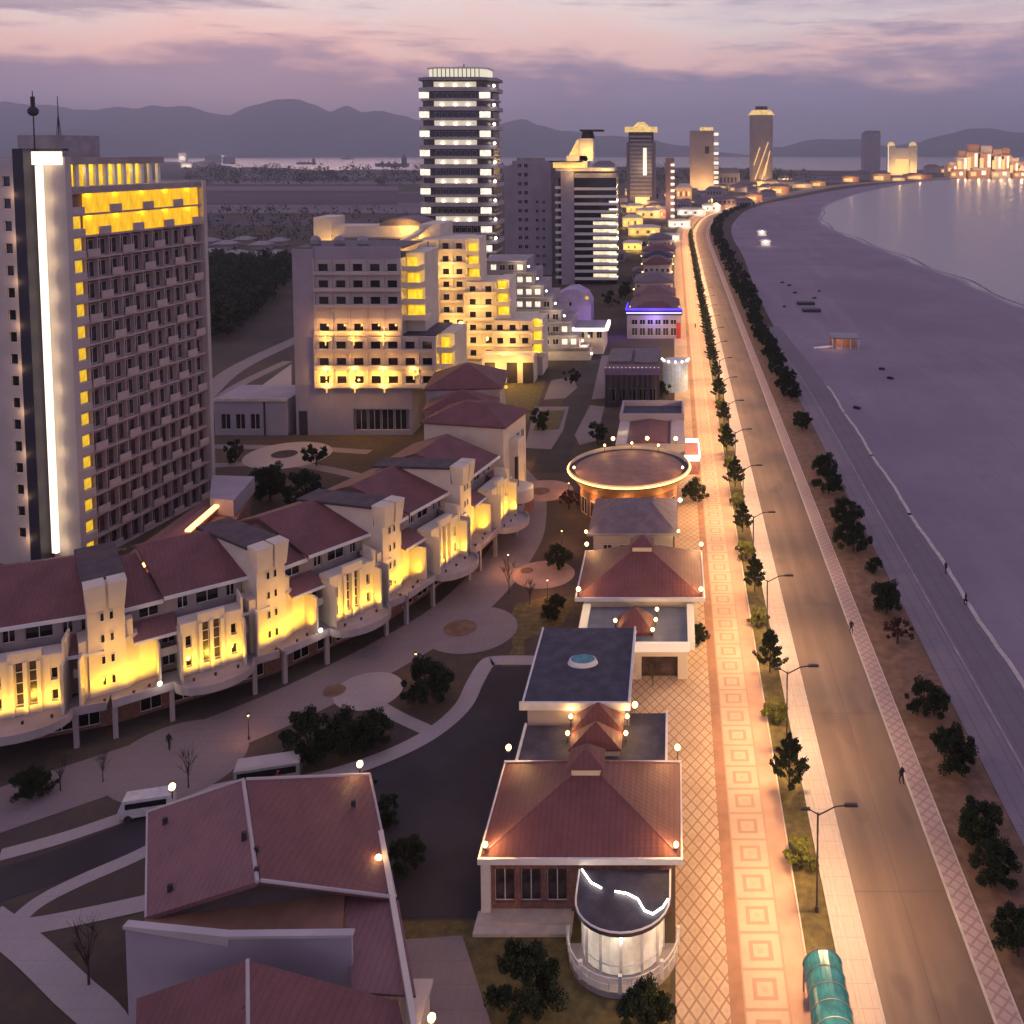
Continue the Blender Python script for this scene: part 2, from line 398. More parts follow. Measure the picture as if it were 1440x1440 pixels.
def patmat(name, kind, c1, c2, c3=None):
    m = bpy.data.materials.new(name); m.use_nodes = True; nt = m.node_tree; b = nt.nodes['Principled BSDF']
    b.inputs['Roughness'].default_value = .78; b.inputs['Specular IOR Level'].default_value = .25
    x, y, z = xyz(nt); n = noise(nt, .25, 5); n2 = noise(nt, 2.2, 4)
    if kind == 'diamond':
        u = ((x*.98+y*.62).fract()-.5).abs(); v = ((x*.98-y*.62).fract()-.5).abs(); f = (u.lt(.085)).max(v.lt(.085))
        c = mixc(nt, f*.9, c1, c2); ctr = u.gt(.34)*v.gt(.34); c = mixc(nt, ctr*.35, c, c3)
    elif kind == 'squares':
        dx = (x-6.3).abs(); fy = (((y/3.1).fract()-.5)*3.1).abs(); r = dx.max(fy)
        ring = r.gt(.55)*r.lt(.86); line = fy.gt(1.42)+dx.gt(1.42); core = r.lt(.22)
        c = mixc(nt, (ring+line).clamp()*.85, c1, c2); c = mixc(nt, core*.4, c, c3)
    elif kind == 'slabs':
        ln = ((y/1.9).fract()-.5).abs().gt(.475); c = mixc(nt, ln*.5, c1, c2); g = ((x/.75).fract()-.5).abs().gt(.46); c = mixc(nt, g*.5, c, c2)
    elif kind == 'chevron':
        u = ((x*.9+y*.9).fract()-.5).abs().gt(.38); v = ((x*.9-y*.9).fract()-.5).abs().gt(.38)
        c = mixc(nt, (u.max(v))*.75, c1, c2); e = (y*1.8).fract().gt(.9); c = mixc(nt, e*.3, c, c3)
    elif kind == 'stripes':
        ln = ((x/1.6).fract()).gt(.86); g = ((y/4.0).fract()).gt(.97); c = mixc(nt, (ln.max(g))*.6, c1, c2)
    c = mixc(nt, ((n-.42)*4).clamp()*.35, c, c2); c = mixc(nt, ((n2-.5)*4).clamp()*.25, c, c2)
    nt.links.new(c.s, b.inputs['Base Color'])
    return m
M['diamond'] = patmat('diamond_paving', 'diamond', (.50,.38,.28), (.27,.17,.11), (.38,.26,.19))
M['squares'] = patmat('square_paving', 'squares', (.48,.34,.265), (.33,.21,.155), (.38,.25,.19))
M['slabs'] = patmat('pavement_slabs', 'slabs', (.58,.48,.39), (.38,.31,.26))
M['chevron'] = patmat('chevron_paving', 'chevron', (.46,.34,.31), (.28,.19,.17), (.3,.2,.2))
M['beachwalk'] = patmat('beach_walk_paving', 'stripes', (.235,.195,.215), (.17,.14,.165))
M['beachwalk2'] = patmat('beach_walk_slabs', 'stripes', (.20,.165,.185), (.145,.12,.14))
M['plaza'] = patmat('plaza_slabs', 'slabs', (.24,.195,.20), (.18,.14,.148)); M['paver'] = patmat('pale_slabs', 'slabs', (.37,.32,.31), (.29,.245,.245))
M['band'] = mat('brown_paving_band', (.33,.17,.11), .8, vs=.6, var=.12)
M['redpath'] = mat('red_paving', (.47,.29,.22), .8, vs=.4, var=.12)
def roadmat():
    m = bpy.data.materials.new('road_asphalt'); m.use_nodes = True; nt = m.node_tree; b = nt.nodes['Principled BSDF']
    b.inputs['Roughness'].default_value = .72
    n = noise(nt, .5, 5, (1, .07, 1)); n2 = noise(nt, 14, 3); n3 = noise(nt, .05, 4)
    x, y, z = xyz(nt)
    c = mixc(nt, ((n-.4)*4).clamp(), (.18,.122,.085), (.23,.16,.115)); c = mixc(nt, ((n3-.45)*5).clamp()*.45, c, (.11,.07,.05)); np_ = noise(nt, .16, 2, (1, .5, 1)); c = mixc(nt, ((np_-.6)*30).clamp()*.35, c, (.10,.065,.05))
    track = (((x-15.9).abs()).lt(.35)).max((x-17.3).abs().lt(.35)); c = mixc(nt, track*.18, c, (.11,.075,.06))
    seam = ((x-17.75).abs()).lt(.05); c = mixc(nt, seam*.5, c, (.09,.06,.05)); jn = ((y/23.0).fract()).gt(.992); c = mixc(nt, jn*.4, c, (.10,.07,.06))
    nt.links.new(c.s, b.inputs['Base Color'])
    bn = nt.nodes.new('ShaderNodeBump'); bn.inputs['Strength'].default_value = .3; bn.inputs['Distance'].default_value = .02
    nt.links.new(n2.s, bn.inputs['Height']); nt.links.new(bn.outputs[0], b.inputs['Normal']); return m
M['road'] = roadmat()
M['grass_strip'] = mat('thin_turf', (.16,.125,.045), .9, vs=1.2, var=.25, bump=.5, bs=12)
M['verge'] = mat('earth_verge', (.23,.135,.085), .9, vs=.8, var=.2, bump=.4)
struct('plaza', ribbon([(0, 80), (0, 96), (0,99)], -6.0, 0.1, .015), M['diamond'])
struct('pavement', ribbon(sp2, 0.1, 3.8, .02), M['diamond'])
struct('paving_band', ribbon(sp2, 3.8, 4.75, .025), M['band'])
struct('promenade', ribbon(sp2, 4.75, 7.9, .03), M['squares'])
struct('red_path', ribbon(sp2, 7.9, 9.5, .02), M['redpath'])
struct('turf_strip', ribbon(sp2, 9.5, 11.8, .015), M['grass_strip'])
for a, b in ((9.42, 9.55), (11.72, 11.88), (12.35,12.5), (13.9, 14.08), (21.3, 21.48)):
    struct('kerb', ribbon(sp2, a, b, 0, .15), M['kerb'])
struct('sidewalk', ribbon(sp2, 11.88, 13.9, .1), M['slabs'])
struct('road', ribbon(sp2, 14.0, 21.35, .03), M['road'])
struct('sidewalk', ribbon(sp2, 21.48, 23.1, .12), M['chevron'])
struct('kerb', ribbon(sp2, 23.1, 23.22, 0, .14), M['kerb'])
struct('verge', ribbon(sp2, 23.22, 29.2, .02), M['verge'])
bw = [(0,-40),(0,60),(0,150),(0,210),(-1,250),(-3,300)]
struct('beach_walk', ribbon(smooth(bw,5), 29.2, 32.6, .07), M['beachwalk'])
struct('beach_walk', ribbon(smooth(bw,5), 32.9, 37.8, .11), M['beachwalk2'])
struct('kerb', ribbon(smooth(bw,5), 32.6, 32.9, 0, .16), M['concrete'])
wob = [(x+.19*sin(y*.21)+.08*sin(y*.9), y) for x, y in [(0, -40+i*2.0) for i in range(132)]]
struct('beach_edge', ribbon(wob, 37.5, 38.06, .0, .17), M['kerb'])

# ---- paths, yards, inner streets: traced in plan
def strip_px(name, px, w, m, z=.03, k=5, h=None):
    pts = smooth([G(*p) for p in px], k)
    return struct(name, ribbon(pts, -w/2, w/2, z, h), M[m])
def poly_px(name, px, m, z=.03, k=0):
    pts = [G(*p) for p in px]
    return struct(name, MB().face([(x, y, z) for x, y in pts]), M[m])
def disc(name, px, r, m, z=.04, n=40, ry=None):
    c = G(*px); ry = ry or r
    return struct(name, MB().face([(c[0]+r*cos(2*pi*k/n), c[1]+ry*sin(2*pi*k/n), z) for k in range(n)]), M[m])
poly_px('yard', [(520,1075),(600,1042),(664,990),(694,938),(770,938),(745,1010),(700,1130),(690,1230),(700,1292),(560,1292),(552,1200)], 'asphalt', .02)
strip_px('path', [(765,929),(700,929),(684,934),(668,960),(652,992),(618,1024),(570,1052),(500,1080),(430,1098),(330,1108)], 1.9, 'paver', .045)
strip_px('path', [(360,1098),(270,1118),(190,1144),(90,1178),(0,1203)], 1.5, 'paver', .04)
strip_px('path', [(240,1178),(190,1205),(110,1240),(50,1272),(10,1310)], 1.4, 'paver', .04)
strip_px('path', [(240,1262),(150,1282),(60,1300),(20,1305)], 1.7, 'paver', .045)
strip_px('path', [(-20,1290),(40,1335),(100,1392),(150,1440),(190,1520)], 2.3, 'paver', .05)
strip_px('lane', [(520,1120),(320,1122),(200,1170),(80,1218),(-60,1262)], 4.2, 'asphalt', .02)
strip_px('path', [(700,650),(735,690),(735,740),(720,775),(690,815),(640,862),(560,912),(430,980),(300,1035),(150,1088),(-20,1145)], 7.0, 'plaza', .025)
strip_px('path', [(520,985),(560,1008),(608,1030)], 1.5, 'paver', .035)
disc('plaza_circle', (662,885), 5.6, 'plaza', .05); disc('flower_bed', (647,884), 2.0, 'verge', .08)
disc('plaza_circle', (518,972), 3.6, 'paver', .06); disc('flower_bed', (470,972), 1.2, 'verge', .07)
disc('plaza_circle', (250,1068), 6.2, 'plaza', .05)
disc('plaza_circle', (765,808), 4.2, 'redpath', .05); disc('flower_bed', (741,803), .9, 'verge', .08)
disc('plaza_circle', (765,690), 5.0, 'redpath', .04); disc('flower_bed', (760,691), 1.6, 'verge', .08)
poly_px('paved_walk', [(560,1322),(650,1316),(690,1440),(720,1560),(560,1560)], 'plaza', .03)
strip_px('street', [(845,470),(838,500),(812,560),(795,600),(770,665)], 6.2, 'asphalt', .02)
for px in ([(775,535),(805,530),(812,545),(795,560),(765,562)], [(752,572),(800,572),(792,605),(775,632),(738,630)], [(830,570),(850,572),(838,620),(815,626),(808,612)], [(846,500),(858,500),(850,560),(832,562)]):
    poly_px('pavement', px, 'plaza', .03)
poly_px('lawn', [(690,535),(768,535),(755,575),(738,600),(690,600)], 'grass_strip', .02)
poly_px('lawn', [(760,578),(795,577),(786,604),(750,606)], 'grass_strip', .045)
poly_px('lawn', [(705,938),(740,936),(736,900),(790,880),(812,840),(770,838),(725,850),(712,880),(722,910)], 'grass_strip', .02)
poly_px('lawn', [(560,1295),(700,1295),(800,1300),(945,1325),(940,1440),(940,1560),(560,1560)], 'grass_strip', .008)
# courtyard behind the stepped hotel's front and car park by the tower
strip_px('path', [(300,628),(420,630),(520,636)], 2.5, 'plaza', .03)
strip_px('path', [(290,655),(400,652),(480,664),(545,682)], 2.5, 'plaza', .03)
disc('fountain_court', (405,640), 8, 'paver', .05); disc('flower_bed', (400,639), 2.4, 'asphalt', .09)
# fields and inland lanes on the left
M['field'] = mat('field_soil', (.20,.155,.18), .95, vs=.01, var=.2, vstr=(.5,3,1))
M['field_dark'] = mat('dark_field', (.085,.065,.085), .95, vs=.01, var=.2)
for (x0,y0,x1,y1,mm) in ((285,262,560,268,'field'),(270,272,600,285,'field_dark'),(290,288,590,300,'field'),(300,255,600,259,'field'),(275,305,560,318,'field_dark'),(560,270,600,292,'field'),(330,246,590,250,'field')):
    poly_px('field', [(x0,y1),(x1,y1),(x1,y0),(x0,y0)], mm, .05+.002*(y0-240))
strip_px('inland_road', [(285,560),(330,520),(405,483),(470,455)], 5.0, 'plaza', .03)
strip_px('inland_road', [(285,585),(330,545),(405,508)], 3.0, 'plaza', .03)
poly_px('terrace', [(350,555),(410,512),(410,555)], 'paver', .04)
# ---- mountains across the water
def profile(pts, x):
    for (a, ya), (b, yb) in zip(pts, pts[1:]):
        if a <= x <= b:
            t = (x-a)/(b-a); t = t*t*(3-2*t); return ya+(yb-ya)*t
    return 222
from mathutils import noise as mn
def range_(D, pts, depth, base, seed):
    mb = MB(); nx = 340; ny = 14; x0, x1 = pts[0][0], pts[-1][0]; idx = []
    for j in range(ny+1):
        row = []
        for i in range(nx+1):
            px = x0+(x1-x0)*i/nx; Y = D + depth*(j/ny-.35); X_ = (px-PX0)/FPX*D
            h = max(0, HZ(profile(pts, px), D)); s = 1-abs((j/ny-.35)/(.65 if j/ny > .35 else .35)); s = max(0, s)**.8
            q = mn.fractal(Vector((X_/600, Y/600, seed)), 1.0, 2.0, 6)
            row.append(mb.pt((X_, Y, -3 + h*s + q*h*.13*(1 if s > 0 else 0))))
        idx.append(row)
    for a, b in zip(idx, idx[1:]):
        for i in range(nx): mb.f.append([a[i], a[i+1], b[i+1], b[i]]); mb.m.append(0)
    o = struct('mountains', mb, M['hill']); 
    return o
M['hill'] = mat('wooded_slope', (.06,.07,.085), .95, vs=.002, var=.3)
range_(9800, [(-700,150),(-200,140),(0,150),(60,146),(110,156),(150,152),(210,148),(270,150),(325,160),(350,148),(385,140),(440,141),(470,150),(485,143),(510,155),(560,162),(590,170),(620,178),(700,172),(735,167),(760,174),(800,182),(850,188),(900,193),(960,204),(1010,213),(1050,217)], 3000, 222, 1)
range_(8000, [(-700,190),(-100,178),(60,186),(105,181),(150,184),(195,194),(240,203),(300,212),(360,217)], 1800, 222, 5)
range_(9800, [(1060,217),(1095,205),(1140,196),(1200,197),(1250,205),(1290,200),(1330,187),(1375,180),(1430,185),(1500,183),(1600,178),(1900,190),(2200,200)], 3000, 222, 9)
# ================================================================ windows and doors as shared parts
def win_mesh(w, h, kind='glass', nx=2, nz=1, fr=.07):
    key = ('win', round(w,2), round(h,2), kind, nx, nz)
    if key in CH: return CH[key]
    mb = MB(); mb.mi = 0; mb.box(-w/2, w/2, .02, .06, 0, h); mb.mi = 1
    for i in range(nx+1):
        x = -w/2+w*i/nx; mb.box(max(x-fr/2, -w/2), min(x+fr/2, w/2), -.03, .018, 0, h)
    for z in [0]+[h*k/nz for k in range(1, nz)]+[h-fr]:
        mb.box(-w/2+.002, w/2-.002, -.028, .016, z, z+fr)
    CH[key] = mb.mesh('window', [M[kind], M['white'] if kind != 'dark' else M['dark']]); return CH[key]
def windows(parent, locs, w, h, kind='glass', nx=2, nz=1, name='window', cap=100, label=None, rot=0, lw=None):
    """locs: (x,y,z) or (x,y,z,rot). At most cap as parts, the rest as one stuff part."""
    me = win_mesh(w, h, kind, nx, nz)
    for l in locs[:cap]:
        o = link(name, me, parent, l[:3], l[3] if len(l) > 3 else rot)
        if label: o['label'] = label
    if len(locs) > cap:
        mb = MB()
        for l in locs[cap:]:
            mb.fr(l[0], l[1], l[2], l[3] if len(l) > 3 else rot); mb.mi = 0; mb.box(-w/2, w/2, .02, .06, 0, h); mb.mi = 1
            mb.box(-w/2, w/2, -.03, .018, h-.07, h); mb.box(-.03, .03, -.028, .016, 0, h-.07)
        o = part('windows', mb, [M[kind], M['white']], parent); o['kind'] = 'stuff'
def ivals(c, w): return [(x-w/2, x+w/2) for x in c]
def span(a, b, n, w): return [a+(b-a)*(i+.5)/n for i in range(n)]

# ================================================================ flood lamps on roof corners
def flood(parent, x, y, z, e=260, aim=None, bulb='bulb', col=(1,.55,.18), r=.2, post=.5):
    mb = MB(); mb.tube((x,y,z),(x,y,z+post),.05); mb.box(x-.16,x+.16,y-.16,y+.16,z+post,z+post+.08)
    f = part('flood_lamp', mb, M['pole'], parent)
    b = part('bulb', MB().ball(x, y, z+post+.08+r, r), M[bulb], f)
    light(f, (x, y, z+post+.5), e, col, .25)
    return f

# ================================================================ PROMENADE BUILDINGS
# --- near pavilion with the big hipped roof
P = thing('restaurant_pavilion', 'near pavilion, large red hipped roof with four glowing corner lamps and a glass bay', 'pavilion', (-7, 71.7))
x0, x1, y0, y1 = -7.6, 7.5, -5.5, 5.2
part('roof', MB().hip(x0, x1, y0, y1, 5.0, 8.4, 6.6, 4.7, .12), M['redroof'], P)
hips = MB()
for sx, sy in ((-1,-1),(1,-1),(-1,1),(1,1)):
    hips.tube((x0+.1 if sx < 0 else x1-.1, y0+.1 if sy < 0 else y1-.1, 5.05), (x0+6.6 if sx < 0 else x1-6.6, y0+4.7 if sy < 0 else y1-4.7, 8.45), .09)
part('hip_ridge', hips, M['pinkroof'], P)
ev = MB()
ev.box(x0-.15, x1+.15, y0-.2, y0-.02, 4.55, 5.02).box(x0-.15, x0-.02, y0-.02, y1+.02, 4.6, 5.0).box(x1+.02, x1+.15, y0-.02, y1+.02, 4.6, 5.0).box(x0-.15, x1+.15, y1+.02, y1+.22, 4.6, 5.12)
part('eaves_gutter', ev, M['white'], P)
b = MB(); b.grid(-6.9, 6.8, 0, 4.85, -4.9, ivals([-5.9,-3.9,-1.9], 1.5), [(.9, 3.6)]); b.box(-6.9, -6.5, -4.49, 4.7, 0, 4.85).box(6.4, 6.8, -4.49, 4.7, 0, 4.85).box(-6.5, 6.4, 4.3, 4.7, 0, 4.85).box(-6.5,6.4,-4.49,4.3,4.4,4.85)
part('wall', b, M['stone'], P)
windows(P, [(x, -4.62, .9) for x in (-5.9,-3.9,-1.9)], 1.5, 2.7, 'glass2')
pl = MB().box(-7.6, -6.91, -5.3, -4.6, 0, 4.5); part('pillar', pl, M['white'], P)
part('step', MB().box(-7.9, -.6, -7.0, -4.92, 0, .25).box(-7.7,-.8,-6.2,-4.92,.25,.45), M['kerb'], P)
lan = MB(); lan.box(-1.2, 1.1, -1.0, .8, 8.2, 9.0); part('lantern', lan, M['cream'], P)
lr = MB(); lr.hip(-1.5, 1.4, -1.4, 1.1, 9.05, 10.1, 1.3, .9, .1); part('lantern_roof', lr, M['redroof'], P)
for x, y in ((x0+.35, y0+.35), (x1-.35, y0+.35)): flood(P, x, y, 5.2, 620, post=.25)
for x, y in ((x0+.2, y1+.3), (x1-.2, y1+.3)): flood(P, x, y, 5.0, 700, post=.9, r=.25)
# glass bay: rounded roof, lit drum beneath, balustrade
bay = MB(); pts = [(-.1,-5.75),(-.1,-8.4)]+[(3.3+3.4*cos(pi+pi*k/14), -8.4+3.0*sin(pi+pi*k/14)) for k in range(1,14)]+[(6.7,-8.4),(6.7,-5.75)]
part('bay_roof', MB().prism(pts, 3.9, 4.2), M['darkroof'], P)
rim = MB()
for a, c in zip(pts, pts[1:]): rim.tube((*a, 4.27), (*c, 4.27), .07)
part('bay_roof_rim', rim, M['white'], P)
zz_ = [(.1,-5.85),(.9,-7.1),(1.7,-7.6)]; z2 = [(2.7,-7.9),(3.6,-8.1),(4.4,-8.6),(4.9,-9.6),(5.5,-9.9),(6.2,-9.3),(6.55,-8.6)]
for L_ in (zz_, z2):
    st = MB()
    for a, c in zip(L_, L_[1:]): st.tube((*a, 4.34), (*c, 4.34), .065)
    part('rope_light', st, M['bulb_white'], P)
dr = MB(); ip = [(3.3+2.9*cos(pi+pi*k/12), -8.2+2.5*sin(pi+pi*k/12)) for k in range(13)]
for a, c in zip(ip, ip[1:]): dr.face([(*a, .5), (*c, .5), (*c, 3.88), (*a, 3.88)])
g = part('bay_window', dr, glow('bay_glass', (1,.84,.66), .55, .6, .8), P)
mu = MB()
for a in ip[::2]: mu.box(a[0]-.1, a[0]+.1, a[1]-.14, a[1]+.06, .45, 3.89)
for a, c in zip(ip, ip[1:]): mu.tube((a[0], a[1]-.05, 1.2), (c[0], c[1]-.05, 1.2), .05)
part('mullion', mu, M['white'], g)
fl = [(3.3+4.0*cos(pi+pi*k/16), -8.0+4.0*sin(pi+pi*k/16)) for k in range(17)]
part('terrace_floor', MB().prism(fl, 0, .45), M['paver'], P)
ra = MB()
for a, c in zip(fl, fl[1:]):
    ra.tube((*a, 1.45), (*c, 1.45), .05); ra.tube((*a, .95), (*c, .95), .03); ra.tube((*a, .45), (*a, 1.5), .04)
for a in fl[::4]: ra.box(a[0]-.13, a[0]+.13, a[1]-.13, a[1]+.13, .45, 1.75)
part('balustrade', ra, M['white'], P)
light(P, (3.3, -10.9, 3.4), 90, (1,.86,.7), .3); light(P, (.2, -9.8, 3.2), 40, (1,.86,.7), .3); light(P, (6.4, -9.8, 3.2), 40, (1,.7,.4), .3)

# --- low link block with lantern pyramids behind
P = thing('link_building', 'low flat dark roof behind the near pavilion with two small red lamp lit pyramids', 'building', (-7.3, 80.3))
part('wall', MB().box(-6.4, 6.4, -2.2, 3.1, 0, 3.9), M['wall'], P)
part('roof', MB().box(-6.5, 3.1, -2.6, 3.2, 3.92, 4.15).box(3.1, 6.5, -2.6, 5.1, 3.92, 4.15), M['darkroof'], P)
parts('parapet', [MB().box(6.5, 6.72, -2.6, 5.2, 3.7, 4.4), MB().box(-6.72,-6.5,-2.6,3.2,3.7,4.4)], M['white'], P)
for k, (cy, z) in enumerate(((-.2, 4.7), (2.3, 4.9))):
    q = part('skylight_base', MB().box(-1.9, 2.4, cy-1.0, cy+1.0, 4.15, z), M['cream'], P)
    part('skylight_roof', MB().hip(-2.1, 2.6, cy-1.2, cy+1.2, z+.14, z+2.0, 2.25, 1.1, .12), M['redroof'], P)
    for x in (-2.4, 2.9): flood(P, x, cy+.9, 4.16, 120, post=.6, r=.2)
# --- flat roof with a round skylight
P = thing('flat_roofed_building', 'dark flat roofed building with a pale round skylight in its roof', 'building', (-9.3, 91))
part('wall', MB().box(-4.6, 4.6, -6.6, 6.6, 0, 5.7), M['wall'], P)
part('roof', MB().box(-4.9, 4.9, -6.9, 6.9, 5.72, 5.95), M['darkroof'], P)
part('parapet', MB().box(-5.3, 5.15, -7.15, -6.92, 5.4, 6.15).box(4.92, 5.15, -6.92, 6.9, 5.5, 6.15).box(-5.1,-4.92,-6.92,6.9,5.6,6.05), M['white'], P)
sk = MB(); sk.prism([(1.55*cos(a*pi/16), 1.05*sin(a*pi/16)) for a in range(32)], 5.95, 6.35, [(1.35*cos(a*pi/16), .9*sin(a*pi/16)) for a in range(32)])
q = part('skylight', sk, M['white'], P)
part('skylight_glass', MB().prism([(1.2*cos(a*pi/16), .78*sin(a*pi/16)) for a in range(32)], 6.36, 6.42), M['teal'], q)
flood(P, 5.6, -7.0, 5.0, 70, post=.5, r=.28)
# --- white portal building
P = thing('gateway_building', 'building with a bright white portal front and dark opening beside the skylight roof', 'building', (-4, 102.4))
w_ = MB(); w_.grid(-1.0, 5.5, 0, 3.6, -4.3, [(.4, 4.4)], [(0, 2.6)], .5); w_.box(-5.8, -1.0, -4.3, 4.3, 0, 3.6).box(5.0, 5.5, -3.79, 4.3, 0, 3.6).box(-1,5.0,-1.0,4.3,0,3.6)
part('wall', w_, M['cream'], P)
part('entrance_door', MB().box(.4, 4.4, -3.6, -3.5, 0, 2.6), M['glass2'], P)
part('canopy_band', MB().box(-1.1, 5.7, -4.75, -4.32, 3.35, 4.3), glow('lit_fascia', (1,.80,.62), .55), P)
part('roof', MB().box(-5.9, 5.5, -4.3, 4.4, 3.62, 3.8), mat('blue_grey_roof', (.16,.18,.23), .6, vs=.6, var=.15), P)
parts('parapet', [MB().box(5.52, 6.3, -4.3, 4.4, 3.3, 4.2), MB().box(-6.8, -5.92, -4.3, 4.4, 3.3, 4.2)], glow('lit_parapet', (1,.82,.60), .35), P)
q = part('skylight_roof', MB().hip(-2.4, 1.6, -2.2, 1.6, 4.2, 6.2, 1.9, 1.7, .4), M['redroof'], P)
for x, y in ((-2.7,-.4),(1.9,-.2),(1.6,-2.4),(2.0,2.2)): flood(P, x, y, 3.85, 60, post=.5, r=.22)
# --- second hipped pavilion
P = thing('hip_roofed_pavilion', 'middle pavilion with red brown hipped roof and corner lamps behind the white portal', 'pavilion', (-4, 112.9))
part('wall', MB().box(-6.8, 6.8, -5.4, 5.4, 0, 4.7), M['cream'], P)
part('roof', MB().hip(-7.6, 7.5, -6.2, 6.4, 5.0, 8.3, 6.2, 5.2, .14), M['redroof'], P)
ev = MB().box(-7.8,7.7,-6.4,-6.22,4.6,5.05).box(-7.8,-7.62,-6.22,6.42,4.6,5.05).box(7.52,7.7,-6.22,6.42,4.6,5.05).box(-7.8,7.7,6.42,6.6,4.6,5.1)
part('eaves_gutter', ev, M['white'], P)
part('lantern', MB().box(-1.2,1.2,-1,1,8.3,8.9), M['cream'], P); part('lantern_roof', MB().hip(-1.5,1.5,-1.3,1.3,9.04,10,1.4,1.2,.12), M['redroof'], P)
for x, y in ((-7.4,-6.0),(7.2,-6.0),(-7.6,6.6),(7.6,6.6)): flood(P, x, y, 5.1, 1000, post=.5, r=.26)
q = MB().box(3.2, 5.6, 6.7, 9.6, 0, 3.6); part('porch', q, mat('yellow_wall', (.75,.6,.12), .8), P); light(P, (4.4, 6.5+3.9, 4.6), 60, (1,.8,.2), .2)
windows(P, [(x, -5.48, 1) for x in (-5,-3,3,5)], 1.2, 2.2, 'warm_glow')
# --- third: grey hip roof
P = thing('grey_roofed_hall', 'hall with a wide grey brown hipped roof before the round building', 'building', (-5.8, 131.4))
part('wall', MB().box(-5.5, 5.6, -5.6, 5.8, 0, 4.7), M['wall'], P)
part('roof', MB().hip(-6.2, 6.3, -6.3, 6.6, 5.0, 7.2, 3.6, 5.4, .2), M['greyroof'], P)
part('eaves_gutter', MB().box(-6.4,6.5,-6.5,-6.32,4.7,5.04), M['concrete'], P)
windows(P, [(x, -5.68, 1) for x in (-3.5,-1.2,1.2,3.5)], 1.2, 2.2, 'glass2')
flood(P, 6.7, 4.0, 4.8, 120, post=.6, r=.3, bulb='bulb_white', col=(1,.85,.6)); flood(P, 6.4, -6.4, 4.6, 70, r=.2); flood(P, -6.4, -6.6, 4.6, 130, r=.22)
# --- round building with the glowing rim
P = thing('round_restaurant', 'round building with a low copper coloured cone roof and glowing orange rim', 'building', (-7.3, 147.4))
part('wall', MB().cyl(0, 0, 0, 4.6, 8.0, n=40), M['stone'], P)
part('soffit', MB().cyl(0, 0, 4.6, 6.5, 8.3, 9.7, n=48), mat('lit_soffit', (.55,.30,.14), .6), P)
rm = MB(); mm_ = MB(); n = 48
for k in range(n):
    a, c = 2*pi*k/n, 2*pi*(k+1)/n
    rm.tube((9.95*cos(a), 9.95*sin(a), 6.72), (9.95*cos(c), 9.95*sin(c), 6.72), .13)
part('rim_light', rm, M['orange_strip'], P)
for k in range(n):
    a, c = 2*pi*k/n, 2*pi*(k+1)/n; mm_.face([(9.75*cos(a),9.75*sin(a),6.5),(9.75*cos(c),9.75*sin(c),6.5),(9.75*cos(c),9.75*sin(c),7.1),(9.75*cos(a),9.75*sin(a),7.1)])
part('parapet', mm_, M['cream'], P)
part('roof', MB().cyl(0, 0, 6.52, 7.5, 8.8, 1.2, n=40), mat('copper_roof', (.42,.22,.14), .6, vs=.5, var=.15), P)
part('roof_deck', MB().cyl(0, 0, 6.3, 6.51, 9.7, n=40), M['darkroof'], P)
for a in (-20, 200, 60, 120, 90): flood(P, 9.2*cos(R(a)), 9.2*sin(R(a)), 6.5, 150, r=.2, post=.9)
for a in (-130, -90, -50, -160,-20):
    light(P, (9.3*cos(R(a)), 9.3*sin(R(a)), 7.4), 80, (1,.42,.1), .3); light(P, (8.9*cos(R(a)), 8.9*sin(R(a)), 3.6), 200, (1,.45,.12), .3)
windows(P, [(8.02*cos(R(a)), 8.02*sin(R(a)), .6, R(a+90)) for a in (-150,-130,-110,-90,-70,-50,-30)], 1.9, 2.6, 'glass2')
# --- H: hall with sunken dark deck
P = thing('terrace_hall', 'hall with a sunken dark deck and red ribbed roof behind the round building', 'building', (-4.5, 175.5))
part('wall', MB().box(-6.2, 6.4, -10, 15, 0, 4.6), M['wall'], P)
part('roof', MB().prism([(-4.2,-9.6),(3.8,-9.6),(3.8,4),(-4.2,4)], 4.62, 5.2, [(-.4,-9.3),(.0,-9.3),(.0,3.8),(-.4,3.8)]), M['redroof'], P)
part('deck', MB().box(-5.8, 6.0, 5.2, 14.6, 4.62, 4.75), M['darkroof'], P)
part('parapet', MB().box(-6.3,6.5,4.4,5.0,4.62,6.0).box(-6.3,-5.85,5.0,15,4.62,5.8).box(6.05,6.5,5.0,15,4.62,5.8).box(-6.3,6.5,15.0,15.4,4.6,5.8).box(3.9,6.4,-9.9,4.39,4.62,4.9), M['lavender'], P)
part('shop_front', MB().box(6.42, 8.9, -13, -5, 0, 3.4), mat('shop_wall', (.6,.25,.2), .8), P)
part('sign_board', MB().box(6.3, 9.1, -13.4, -13.05, 2.6, 3.6).box(8.95, 9.2, -13.0, -6, 3.0, 3.6).box(6.6,9.0,-5.4,-5.0,3.42,4.1), M['white_glow'], P)
for x, y in ((-6.6,-10.6),(-.4,-10.4),(4.8,-10.6)): flood(P, x, y, 4.7, 110, r=.36, post=.7)
light(P, (-5.2, -3, 5.6), 60, (1,.85,.3), .2); light(P, (7.6, -14.4, 3.2), 120, (1,.8,.6), .3)
